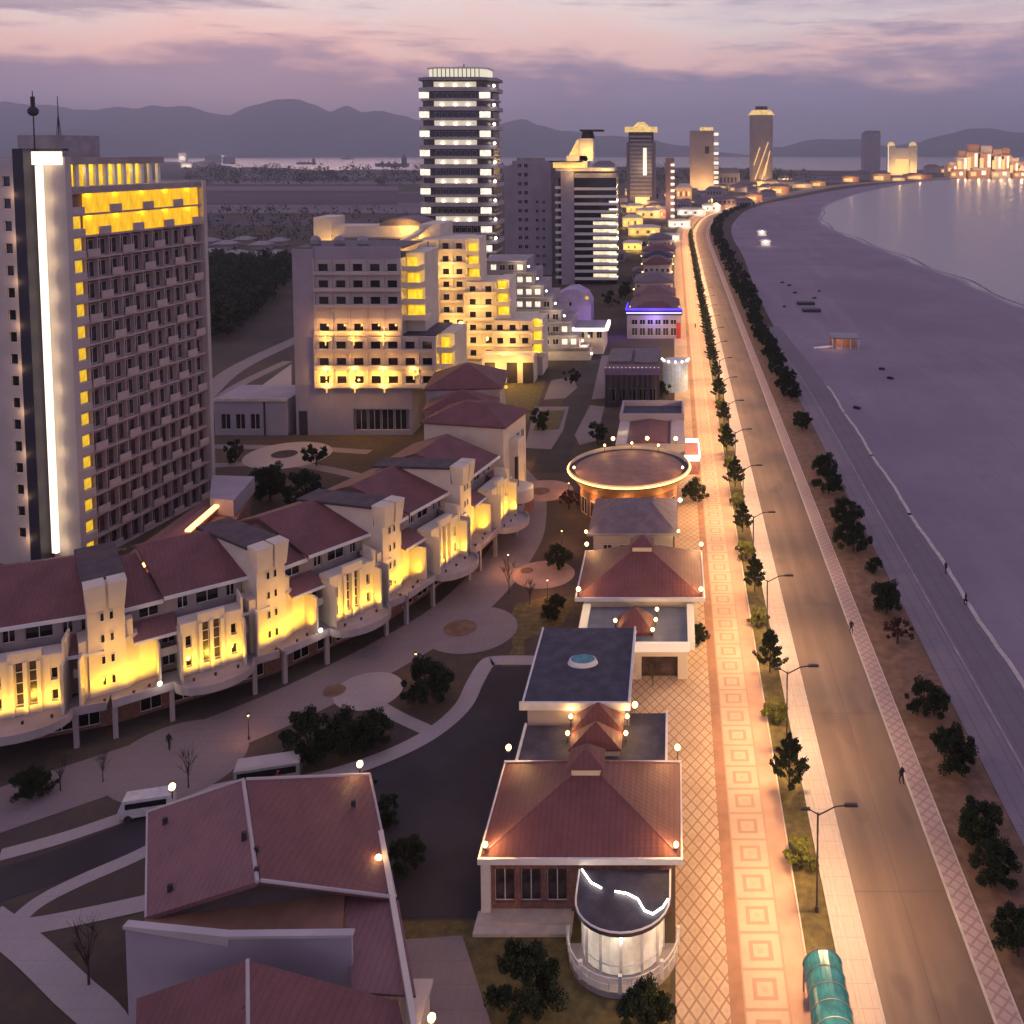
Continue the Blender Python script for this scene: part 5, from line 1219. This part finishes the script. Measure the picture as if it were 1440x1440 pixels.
# harbour sheds and ships
k = 0
for px, yb, wp, hp, lit_ in sorted(((258,228,10,16,1),(300,229,20,12,0),(322,230,14,11,0),(265,236,16,8,1),(310,222,18,5,1),(290,236,22,10,0),(355,240,34,5,0))):
    T, w, z, s = far_tower('harbour shed by the far water, %s from the left' % nth(k), px, yb-hp, yb, wp, None, name='harbour_shed', cat='shed'); k += 1
    T['group'] = 'harbour sheds'
    part('wall', MB().box(-w*.5,w*.5,-12,12,0,z*.8), M['white'] if lit_ else M['concrete'], T); part('roof', MB().hip(-w*.52,w*.52,-13,13,z*.8+.5,z,w*.2,10,.48), M['concrete'], T)
    if lit_: part('lit_window', MB().box(-w*.35,w*.35,-13,-12.05,z*.2,z*.5), M['tower_glow'], T); light(T,(0,-50,20),60000,(1,.75,.55),3)
def ship(label, px, y, wp, sup):
    Y = G(px, y)[1]; X_ = XX(px, y, Y); L = wp*Y/FPX; h = L*.09
    T = thing('cargo_ship', label, 'ship', (X_, Y, -.3), 0, 'ships on the far water')
    hull = [(-L*.5,-L*.06),(L*.42,-L*.06),(L*.5,0),(L*.42,L*.06),(-L*.5,L*.06)]
    part('hull', MB().prism([(x*.96,y_*.8) for x,y_ in hull], 0, h, hull), m_hull, T)
    part('bridge', MB().box(L*sup, L*(sup+.13), -L*.05, L*.05, h, h*2.9).box(L*(sup+.03),L*(sup+.09),-L*.03,L*.03,h*2.91,h*3.8), m_hull, T)
    for q in (-.3,-.1,.08): part('deck_crane', MB().tube((L*q,0,h),(L*q,0,h*2.2),L*.008).box(L*q-L*.04,L*q+L*.04,-L*.03,L*.03,h+.01,h*1.5), m_hull, T)
m_hull = mat('ship_hull', (.08,.06,.09), .6)
ship('small cargo ship seen side on, left one on the far water', 431, 231, 28, .3)
ship('long cargo ship with its bridge at the right end, nearest the tallest tower', 552, 234, 48, .28)
ship('short ship with tall superstructure in the middle of the far water', 489, 224, 18, -.1)
# ================================================================ TREES
M['leaf_dark'] = mat('dark_needles', (.035,.05,.022), .85, vs=3, var=.25, spec=.2)
M['leaf_green'] = mat('shrub_leaves', (.12,.13,.03), .8, vs=3, var=.2, spec=.2)
M['leaf_brown'] = mat('russet_leaves', (.085,.04,.03), .85, vs=3, var=.2, spec=.2)
M['leaf_mid'] = mat('olive_leaves', (.05,.06,.025), .85, vs=3, var=.25, spec=.2)
def leafclump(mb, c, r, n, rg, s=.16, up=.0):
    for _ in range(n):
        d = Vector((rg.gauss(0,1), rg.gauss(0,1), rg.gauss(0,1))).normalized()*r*rg.random()**.4
        p = Vector(c)+d; a = Vector((rg.gauss(0,1), rg.gauss(0,1), rg.gauss(0,1)+up)).normalized(); b_ = a.cross(Vector((rg.gauss(0,1), rg.gauss(0,1), rg.gauss(0,1)))).normalized()
        l = s*rg.uniform(.6,1.5); w = l*.42
        mb.f.append([mb.pt(p-a*l), mb.pt(p+b_*w), mb.pt(p+a*l), mb.pt(p-b_*w)]); mb.m.append(0)
def pine(seed, h=4.2, w=1.5, leaf='leaf_dark', n=26):
    rg = random.Random(seed); T = thing('pine_tree', 'tree', 'tree')
    tr = MB(); tr.tube((0,0,0),(.08,.03,h*.5),.09,.06); tr.tube((.08,.03,h*.5),(0,0,h*.95),.06,.02)
    cr = MB()
    for k in range(n):
        t = (k+.5)/n; z = h*(.10+.8*t); a = k*2.4+rg.uniform(-.4,.4); rad = w*(1.0-.72*t)*rg.uniform(.75,1.15)
        e = Vector((rad*cos(a), rad*sin(a), z+rad*.55)); b0 = Vector((0,0,z-.15)); tr.tube(b0, e, .025, .01, 4)
        for q in range(5):
            c = b0.lerp(e, .35+.65*(q+1)/5); leafclump(cr, c, .2+.05*(5-q)*.4, 34, rg, .12, 1.4)
    leafclump(cr, (0,0,h), .22, 26, rg, .18, 2)
    part('trunk', tr, M['bark'], T); part('crown', cr, M[leaf], T); return T
def broad(seed, h=4.5, w=2.4, leaf='leaf_mid', n=34, name='broad_tree', per=60, ls=.2):
    rg = random.Random(seed); T = thing(name, 'tree', 'tree')
    tr = MB(); tr.tube((0,0,0),(.1,0,h*.45),.16,.1); cr = MB()
    for k in range(n):
        a = rg.uniform(0, 2*pi); t = rg.random(); z = h*(.2+.75*t); rad = w*sqrt(max(.05, 1-((t-.4)/.66)**2))*rg.uniform(.25,1.0)
        e = Vector((rad*cos(a), rad*sin(a), z)); tr.tube((.08,0,h*.25+.2*h*t), e*.94, .04, .012, 4)
        leafclump(cr, e, w*rg.uniform(.11,.27), per, rg, ls, .5)
    part('trunk', tr, M['bark'], T); part('crown', cr, M[leaf], T); return T
def bare(seed, h=4.5):
    rg = random.Random(seed); T = thing('bare_tree', 'tree', 'tree'); tr = MB(); tw = MB()
    tr.tube((0,0,0),(0,0,h*.45),.08,.05)
    for k in range(12):
        a = rg.uniform(0,2*pi); z = h*(.25+.2*rg.random()); e = Vector((cos(a)*h*.25*rg.random(), sin(a)*h*.25*rg.random(), h*rg.uniform(.6,1)))
        tr.tube((0,0,z), e, .035,.012,4)
        for q in range(5): tw.tube(e*.75+Vector((0,0,z*.25)), e+Vector((rg.uniform(-.6,.6),rg.uniform(-.6,.6),rg.uniform(-.1,.6))), .018,.006,3)
    part('trunk', tr, M['bark'], T); part('crown', tw, M['bark'], T); return T
pines = [pine(k, 4.7, 1.75) for k in range(3)]; shrubs = [broad(20+k, 2.2, 1.25, 'leaf_green', 22, 'round_shrub', 60, .16) for k in range(2)]
seaside = [broad(40+k, 4.6, 2.8, 'leaf_dark', 54, 'seaside_pine', 170, .135) for k in range(3)]
russet = broad(60, 3.0, 1.7, 'leaf_brown', 20, 'russet_bush', 50, .17)
far_t = [broad(70+k, 5, 2.8, 'leaf_dark', 16, 'small_tree', 34, .42) for k in range(3)]
USED = set()
def place(proto, loc, rot, label, group=None, scale=None, name=None):
    if proto.name in USED: o = dup(proto, loc, rot, label, group, scale)
    else:
        USED.add(proto.name); o = proto; tree_of(o)
    o.location = (*loc, 0) if len(loc) == 2 else loc; o.rotation_euler = (0,0,rot); o['label'] = label; o['category'] = 'tree' if 'shrub' not in o.name and 'bush' not in o.name else 'shrub'
    if scale: o.scale = scale if isinstance(scale, tuple) else (scale,)*3
    if group: o['group'] = group
    return o
for p_ in pines+shrubs+seaside+[russet]+far_t: tree_of(p_)
def off(y, a):                      # a point at offset a from the spine, by distance y along it
    for p, q in zip(sp2, sp2[1:]):
        if p[1] <= y <= q[1]:
            t = (y-p[1])/(q[1]-p[1] or 1); dx, dy = q[0]-p[0], q[1]-p[1]; l = hypot(dx, dy); return (p[0]+dx*t+a*dy/l, y-a*dx/l)
    return (a, y)
rng = random.Random(5)
i_p = i_s = 0
for k in range(9):
    y = 80.5+19*k
    place(pines[k%3], off(y, 10.4+rng.uniform(-.3,.3)), rng.uniform(0,6), 'spiky dark pine beside the street lamps, %s from the near end' % nth(i_p), 'pines of the turf strip', rng.uniform(.9,1.15)); i_p += 1
    place(shrubs[k%2], off(y-9.2, 10.2), rng.uniform(0,6), 'yellow green round shrub under a street lamp, %s from the near end' % nth(i_s), 'lamp lit shrubs', rng.uniform(.9,1.2)); i_s += 1
y = 250
while y < 640:
    place(pines[i_p%3], off(y, 10.6), rng.uniform(0,6), 'spiky dark pine beside the street lamps, %s from the near end' % nth(i_p), 'pines of the turf strip', (1.1,1.1,rng.uniform(.8,1.1))); i_p += 1
    y += 9.0
# seaside trees, from the near end
se = [(1432,1345,.75),(1398,1240,.72),(1376,1190,.8),(1338,1085,.9),(1303,1006,.8),(1262,905,'r'),(1247,862,.85),(1230,806,.45),(1200,775,1.0),(1190,742,.95),(1165,694,.95),(1160,668,.85),(1128,604,.8)]
n_se = 0
for x, y, s_ in se:
    g = G(x, y)
    if s_ == 'r': place(russet, g, 1, 'russet brown bush in the seaside tree row, beside a dark tree', 'seaside tree row'); continue
    place(seaside[n_se%3], g, rng.uniform(0,6), 'dark rounded tree between road and beach, %s from the near end' % nth(n_se), 'seaside tree row', s_); n_se += 1
y = 212
while y < 1000:
    for a in ((26.8, 30.5) if y > 330 else (27.2,)):
        if rng.random() < .88 or a < 28:
            place(seaside[n_se%3] if y < 330 else far_t[n_se%3], off(y+rng.uniform(-2,2), a+rng.uniform(-.8,.8)), rng.uniform(0,6), 'dark rounded tree between road and beach, %s from the near end' % nth(n_se), 'seaside tree row', rng.uniform(.72,1.05)); n_se += 1
    y += 8.0 if y < 400 else 13
# garden trees
gd = [(600,988,.95,'dark bushy tree beside the pale curving path and the upper plaza circle'),(436,1072,.95,'left and largest of the three dark trees in the garden above the villa roof'),(488,1058,.8,'middle one of the three dark trees in the garden above the villa roof'),(524,1050,.7,'right one of the three dark trees in the garden above the villa roof'),
      (742,1425,.9,'large dark tree on the lawn left of the glass bay'),(905,1450,.62,'dark tree at the bottom edge in front of the glass bay'),(925,1440,.42,'small dark tree touching the balustrade of the glass bay'),(570,1225,.55,'narrow dark shrub along the lit side of the villa')]
for x, y, s_, lb in gd: place(seaside[0 if 'large' in lb else 1], G(x, y), rng.uniform(0,6), lb, 'garden trees', (s_, s_, s_*1.1))
bt = bare(3)
for p_ in (bt,): tree_of(p_)
for j, (x, y, s_, lb) in enumerate(((125,1385,1.1,'bare twiggy tree in the bed between the pale paths, bottom left'),(265,1108,.9,'thin bare tree beside the big plaza circle, left of the villa roof'),(85,1112,.8,'bare tree beside two low bushes left of the van'),(145,1100,.7,'slim bare tree between the van and the terrace houses'),(716,835,1.1,'bare tree beside the orange lit plaza circle'),(918,965,.6,'bare tree right of the white portal building'),(745,850,.8,'bare tree on the lawn left of the starry pavilion'))):
    place(bt, G(x, y), j*1.3, lb, 'bare trees', s_)
for j, (x, y, s_, lb) in enumerate(((38,1122,.55,'low dark bush, left of the pair by the lane'),(57,1118,.5,'low dark bush, right of the pair by the lane'),(785,800,.7,'dark shrub between the orange circle and the starry pavilion'),(780,870,.6,'dark shrub on the lawn behind the skylight roof'),(757,605,.9,'round dark tree in the bed of the inner street, lower one'),(803,540,.8,'round dark tree in the bed of the inner street, upper one'),
        (980,905,.5,'dark shrub at the right corner of the white portal building'),(978,705,.8,'tall dark shrub beside the grey roofed hall and promenade'),(800,715,1.0,'brown tree behind the grey roofed hall'),(445,655,.9,'slim dark conifer in the court of the stepped hotel'),(330,650,.8,'dark bush in the court left of the fountain circle'),(380,705,1.3,'dark tree mass left of the terrace houses, upper one'),(430,715,1.3,'dark tree beside the blank tower wall of the terrace houses'),
        (840,625,.9,'olive tree behind the round building'),(930,560,.8,'dark tree before the glass drum'),(900,350,1.2,'dark tree before the golden town blocks, left'),(880,420,1.3,'dark tree left of the far pink roofs'),(860,430,1.2,'dark tree beside the lavender gable'),(545,1160,.5,'yellow lit shrub at the villa corner'))):
    place((russet if 'brown' in lb else far_t[j%3] if y < 700 else seaside[j%3]), G(x, y), j*.9, lb, 'garden trees', s_)
# wood behind the slab hotel: one dark mass
rg = random.Random(12); wd = MB()
for _ in range(430):
    x = rg.uniform(285, 412); y = rg.uniform(372, 480)
    if y > 400+ (412-x)*.9: continue
    g = G(x, y); h = rg.uniform(6, 10); r = rg.uniform(2.4, 4)
    for q in range(5): leafclump(wd, (g[0]+rg.uniform(-r,r)*.6, g[1]+rg.uniform(-r,r)*.6, h*rg.uniform(.35,.9)), r*.5, 13, rg, .8)
o = part('woodland', wd, M['leaf_dark'], None); o['kind'] = 'stuff'; tag(o, 'dark wood between the slab hotel and the stepped hotel', 'wood')
wd = MB()
for _ in range(520):
    x = rg.uniform(270, 1130); y = rg.uniform(240, 262) if rg.random() < .6 else rg.uniform(300, 345)
    if 595 < x < 705 and y > 262 or (x > 860 and y > 262): continue
    if x > 980: y = rg.uniform(246, 262)
    g = G(x, y); s_ = g[1]/130.
    for q in range(3): leafclump(wd, (g[0]+rg.uniform(-s_,s_)*2, g[1]+rg.uniform(-8,8), s_*rg.uniform(.3,.7)+2), s_*.6, 10, rg, .35*s_/2)
o = part('distant_trees', wd, M['leaf_dark'], None); o['kind'] = 'stuff'; tag(o, 'distant low tree lines across the dark fields and behind the town', 'trees')

# ================================================================ STREET LAMPS
T = thing('street_lamp', 'x', 'street lamp')
part('pole', MB().tube((0,0,0),(0,0,6.2),.085,.065,8).cyl(0,0,0,.5,.16,.13), M['pole'], T)
arm = MB().tube((0,0,6.2),(0,0,7.9),.08,.07,8).tube((0,0,7.7),(1.3,0,8.4),.06,.05).tube((1.3,0,8.4),(2.2,0,8.5),.05,.05).tube((0,0,7.8),(-.7,0,8.2),.05,.04)
part('arm', arm, M['pole'], T)
hd = part('lamp_head', MB().box(2.0,3.0,-.14,.14,8.44,8.6), M['pole'], T); part('bulb', MB().box(2.2,2.8,-.07,.07,8.425,8.436), M['bulb'], hd)
hd2 = part('lamp_head', MB().box(-1.3,-.6,-.12,.12,8.16,8.3), M['pole'], T); part('bulb', MB().box(-1.15,-.75,-.06,.06,8.145,8.156), M['bulb'], hd2)
tree_of(T); lamp0 = T
SL = 1.0
y = 48.0; k = 0
while y < 560:
    p = off(y, 10.9)
    lb = 'dark street lamp with long arm, %s from the near end' % nth(k)
    if k == 0: o = lamp0; o.location = (*p, 0); o['label'] = lb; o['group'] = 'street lamps of the sea road'
    else: o = dup(lamp0, p, 0, lb, 'street lamps of the sea road')
    far_ = y > 300
    if far_: light(None, (p[0]-1.2, p[1], 7.9), 11000*SL, (1,.56,.22), .25, 'SPOT', (-.4,0,-1), 158, .9, name='promenade_lamp_light')
    else:
        for sy in (-1, 1): light(None, (p[0]-1.2, p[1]+.1*sy, 7.9), 8200*SL, (1,.56,.22), .25, 'SPOT', (-.75,sy*.95,-1), 110, 1.0, name='promenade_lamp_light')
    light(None, (p[0]+2.4, p[1], 8.3), 5600*SL, (1,.60,.28), .25, 'SPOT', (.05,0,-1), 158, .8, name='road_lamp_light')
    y += 19.0; k += 1
while y < 1050:
    p = off(y, 10.9); dup(lamp0, p, 0, 'dark street lamp with long arm, %s from the near end' % nth(k), 'street lamps of the sea road'); k += 1
    light(None, (p[0], p[1], 9.5), 17000*SL, (1,.54,.20), .4, 'SPOT', (0,0,-1), 150, .9, name='road_lamp_light')
    y += 28
# ================================================================ VAN, BUS, CANOPY, HUTS
g = G(208, 1144)
T = thing('white_van', 'white minibus with dark windows parked beside the villa roof', 'van', g, R(14)); T.scale = (.85,)*3
b_ = MB(); b_.prism([(-2.5,-.95),(2.5,-.95),(2.5,.95),(-2.5,.95)], .4, 1.2).prism([(-2.5,-.95),(2.45,-.95),(2.45,.95),(-2.5,.95)], 1.202, 2.15, [(-2.1,-.82),(2.35,-.82),(2.35,.82),(-2.1,.82)])
part('body', b_, mat('van_paint', (.62,.6,.6), .35), T)
part('windscreen', MB().face([(-2.52,-.8,1.3),(-2.52,.8,1.3),(-2.2,.72,2.05),(-2.2,-.72,2.05)]), M['glass'], T)
part('side_window', MB().box(-1.8,2.0,-.97,-.9,1.35,1.9), M['glass'], T)
for x in (-1.6,1.6):
    for yy in (-.9,.9): w_ = MB(); w_.tube((x,yy-.12,.36),(x,yy+.12,.36),.36,.36,12); part('wheel', w_, M['dark'], T)
for yy in (-.65,.65): part('headlight', MB().ball(-2.52,yy,.85,.13), M['white'], T)
g = G(378, 1098)
T = thing('pale_bus', 'pale long bus seen just beyond the villa roof with people beside it', 'bus', g, R(14)); T.scale = (.78,)*3
part('body', MB().box(-3.6,3.6,-1.15,1.15,.4,2.4), mat('bus_paint', (.30,.33,.33), .4), T); part('roof', MB().prism([(-3.6,-1.15),(3.6,-1.15),(3.6,1.15),(-3.6,1.15)],2.402,2.65,[(-3.4,-.95),(3.4,-.95),(3.4,.95),(-3.4,.95)]), M['wall'], T)
part('side_window', MB().box(-3.2,3.2,-1.18,-1.152,1.3,2.1), M['glass'], T)
for x in (-2.3,2.3):
    for yy in (-1.05,1.05): w_ = MB(); w_.tube((x,yy-.12,.42),(x,yy+.12,.42),.42,.42,12); part('wheel', w_, M['dark'], T)
# barrel canopy
T = thing('barrel_canopy', 'teal glass barrel canopy on the pavement edge at the bottom', 'canopy', (10.25, 54.5))
n = 14; v = MB(); rb = MB()
for k in range(n):
    a, c = pi*k/n, pi*(k+1)/n
    v.face([(1.35*cos(a),-9,1.7+1.2*sin(a)),(1.35*cos(c),-9,1.7+1.2*sin(c)),(1.35*cos(c),6,1.7+1.2*sin(c)),(1.35*cos(a),6,1.7+1.2*sin(a))])
for y in [-9+1.25*q for q in range(13)]:
    rb = MB()
    for k in range(n):
        a, c = pi*k/n, pi*(k+1)/n; rb.tube((1.38*cos(a),y,1.7+1.23*sin(a)),(1.38*cos(c),y,1.7+1.23*sin(c)),.03,n=4)
    part('roof_rib', rb, M['metal'], T)
part('roof', v, M['teal'], T)
for x in (-1.3,1.3):
    for y in (-8.5,-3.5,1.2,5.8): part('post', MB().box(x-.05,x+.05,y-.05,y+.05,0,1.75), M['metal'], T)
part('end_panel', MB().prism([(1.3*cos(pi*k/n), 0) for k in (0,n)]+[(0,.04)], 0, .05) if False else MB().box(-1.25,1.25,5.95,6.0,.9,1.7), M['metal'], T)
# beach hut, beach platforms
g = G(1186, 488)
T = thing('beach_hut', 'small open beach hut lit pink from inside with a ramp on the sand', 'hut', g)
part('roof', MB().plate([(-4,-3,3.4),(4.4,-3,3.2),(4.4,3,3.6),(-4,3,3.8)],.25), M['metal'], T)
for x in (-3.6,-1,1.6,4): part('post', MB().box(x-.12,x+.12,-2.8,-2.56,0,3.15), M['white'], T)
part('wall', MB().box(-3.6,4,1.6,2.4,0,3.1).box(-3.4,-2.6,-2.5,1.59,0,3.1), cols_[0], T); part('ramp', MB().plate([(-9,-2.4,.1),(-3.7,-2.4,.6),(-3.7,-.4,.6),(-9,-.4,.1)],.2), M['white'], T)
light(T,(-2,-1.5,2.6),260,(1,.6,.4),.2); light(T,(-5.4,-3,2),90,(1,.6,.4),.2)
for (x,y,lb) in ((1141,438,'dark low platform on the sand inland of the beach hut, larger one'),(1133,428,'small dark platform on the sand behind the larger one')):
    T = thing('beach_platform', lb, 'platform', G(x, y)); part('deck', MB().box(-3.2,3.2,-2,2,.1,1.0), M['dark'], T); part('rail', MB().box(-3.1,3.1,-2.1,-2.02,1.02,1.5), M['metal'], T)
for (x,y,lb) in ((1071,331,'lit kiosk farther up the beach, white roofed'),(1076,345,'lit kiosk on the beach nearer than the white roofed one')):
    T = thing('beach_kiosk', lb, 'kiosk', G(x, y)); part('wall', MB().box(-3,3,-2,2,0,2.6), M['wall'], T); part('roof', MB().hip(-3.5,3.5,-2.5,2.5,2.9,4.0,2,2,.28), M['white'], T); part('lamp', MB().ball(0,-2.8,2.6,.7), M['bulb_white'], T); light(T,(0,-4.5,2.6),700,(1,.85,.7),.3)
rr = random.Random(4)
for k, (x, y) in enumerate(((1100,398),(1110,402),(1152,410),(1118,412.5),(1145,420),(1103,432),(1240,520),(1252,533),(1205,575))):
    T = thing('stored_stack', 'small dark stack on the sand, %s from the far end' % nth(k), 'stack', G(x, y), rr.uniform(0,3), 'stored stacks on the beach')
    T.scale = (.7,)*3; part('stack', MB().box(-1.1,1.1,-.6,.6,.05,.5).box(-.9,1,-.5,.5,.52,.8), M['dark'], T); part('cover', MB().plate([(-1.1,-.6,.82),(1.1,-.6,.9),(1.0,.6,1.1),(-1.1,.6,.95)],.06), M['pole'], T)
# ================================================================ PEOPLE (one continuous body each)
def person_mesh(seed, cloth, walk=.18):
    V = [(0,0,.92),(0,0,1.15),(0,0,1.38),(0,0,1.50),(0,0,1.66),(-.2,0,1.38),(-.27,.04,1.12),(-.26,-.1,.88),(.2,0,1.38),(.27,-.04,1.12),(.26,.12,.88),
         (-.1,0,.88),(-.11,walk,.48),(-.11,walk*.6+.02,.07),(-.11,walk*.6-.14,.04),(.1,0,.88),(.11,-walk*.4,.48),(.11,-walk+.1,.07),(.11,-walk-.05,.04)]
    E = [(0,1),(1,2),(2,3),(3,4),(2,5),(5,6),(6,7),(2,8),(8,9),(9,10),(0,11),(11,12),(12,13),(13,14),(0,15),(15,16),(16,17),(17,18)]
    rad = [.15,.15,.17,.06,.115,.08,.05,.04,.08,.05,.04,.1,.07,.05,.04,.1,.07,.05,.04]
    me = bpy.data.meshes.new('person'); me.from_pydata(V, E, []); o = bpy.data.objects.new('person', me); COL.objects.link(o)
    md = o.modifiers.new('skin', 'SKIN'); 
    if not me.skin_vertices: bpy.context.view_layer.objects.active = o
    for i, r_ in enumerate(rad): me.skin_vertices[0].data[i].radius = (r_, r_*.85)
    me.skin_vertices[0].data[0].use_root = True
    s2 = o.modifiers.new('sub', 'SUBSURF'); s2.levels = s2.render_levels = 1
    me.materials.append(cloth); return o
pm = person_mesh(1, mat('dark_coat', (.03,.025,.035), .8))
ppl = [(238,1055,'person in dark clothes standing on the big plaza circle',0),(373,1100,'person in dark clothes beside the pale bus, left of two',.4),(394,1103,'person in an orange jacket beside the pale bus',1),
       (1330,808,'dark clothed person at the beach edge kerb, farther one',2),(1358,852,'person at the beach edge kerb, nearest the camera',1),(1197,893,'person in dark clothes at the kerb of the road, upper of two',0),(1268,1104,'person in dark clothes at the kerb of the road, lower of two',.5),
       (978,462,'person in dark clothes on the bright promenade beside the neon front',1),(966,470,'person in a pale coat on the promenade beside the neon front',2)]
oc = mat('orange_jacket', (.6,.12,.03), .8); pc_ = mat('pale_coat', (.5,.45,.5), .8)
for k, (x, y, lb, r_) in enumerate(ppl):
    if k == 0: o = pm
    else: o = pm.copy(); COL.objects.link(o)
    if 'orange' in lb or 'pale coat' in lb: o.data = pm.data.copy(); o.data.materials[0] = oc if 'orange' in lb else pc_
    g = G(x, y); o.location = (*g, .12 if x > 1190 else .06); o.rotation_euler = (0,0,r_); tag(o, lb, 'person', 'people')
# lamps on posts, added to warm the ground along the curved walk
for k, y in enumerate((56, 64, 72, 80, 88, 96)):
    pass
k = 0
for px, py in ((742,720),(790,770),(735,655),(800,700),(715,805),(770,842),(585,950),(350,1040)):
    g = G(px, py); T = thing('added_fill_lamp', ('short added fill lamp by the curved walk '+['upper middle','by the orange circle','before the round end tower','near the round building','left of the orange circle','on the lawn edge','near the upper dark tree','on the big circle edge'][k]), 'fill lamp', g, 0, 'added fill lamps'); k += 1
    part('post', MB().tube((0,0,0),(0,0,2.6),.05,.04).cyl(0,0,0,.3,.1), M['pole'], T); b = part('lamp_head', MB().cyl(0,0,2.6,2.75,.2,.08,n=8), M['pole'], T)
    part('bulb', MB().ball(0,0,2.5,.1), M['bulb'], b); light(T, (0,0,2.4), 420 if py < 860 else 110, (1,.40,.13), .2)
# ---------------------------------------------------------------- the evening air
hb = MB().box(-9000, 9000, -150, 14500, -2.0, 640)
hm = bpy.data.materials.new('haze'); hm.use_nodes = True; nt = hm.node_tree; nt.nodes.clear()
o_ = nt.nodes.new('ShaderNodeOutputMaterial'); v_ = nt.nodes.new('ShaderNodeVolumePrincipled')
v_.inputs['Color'].default_value = (.80,.86,1,1); v_.inputs['Density'].default_value = 1.4e-4; v_.inputs['Anisotropy'].default_value = .45
nt.links.new(v_.outputs[0], o_.inputs['Volume'])
hz = part('haze', hb, hm, None); hz['kind'] = 'stuff'; tag(hz, 'violet evening haze over the bay and mountains', 'haze')
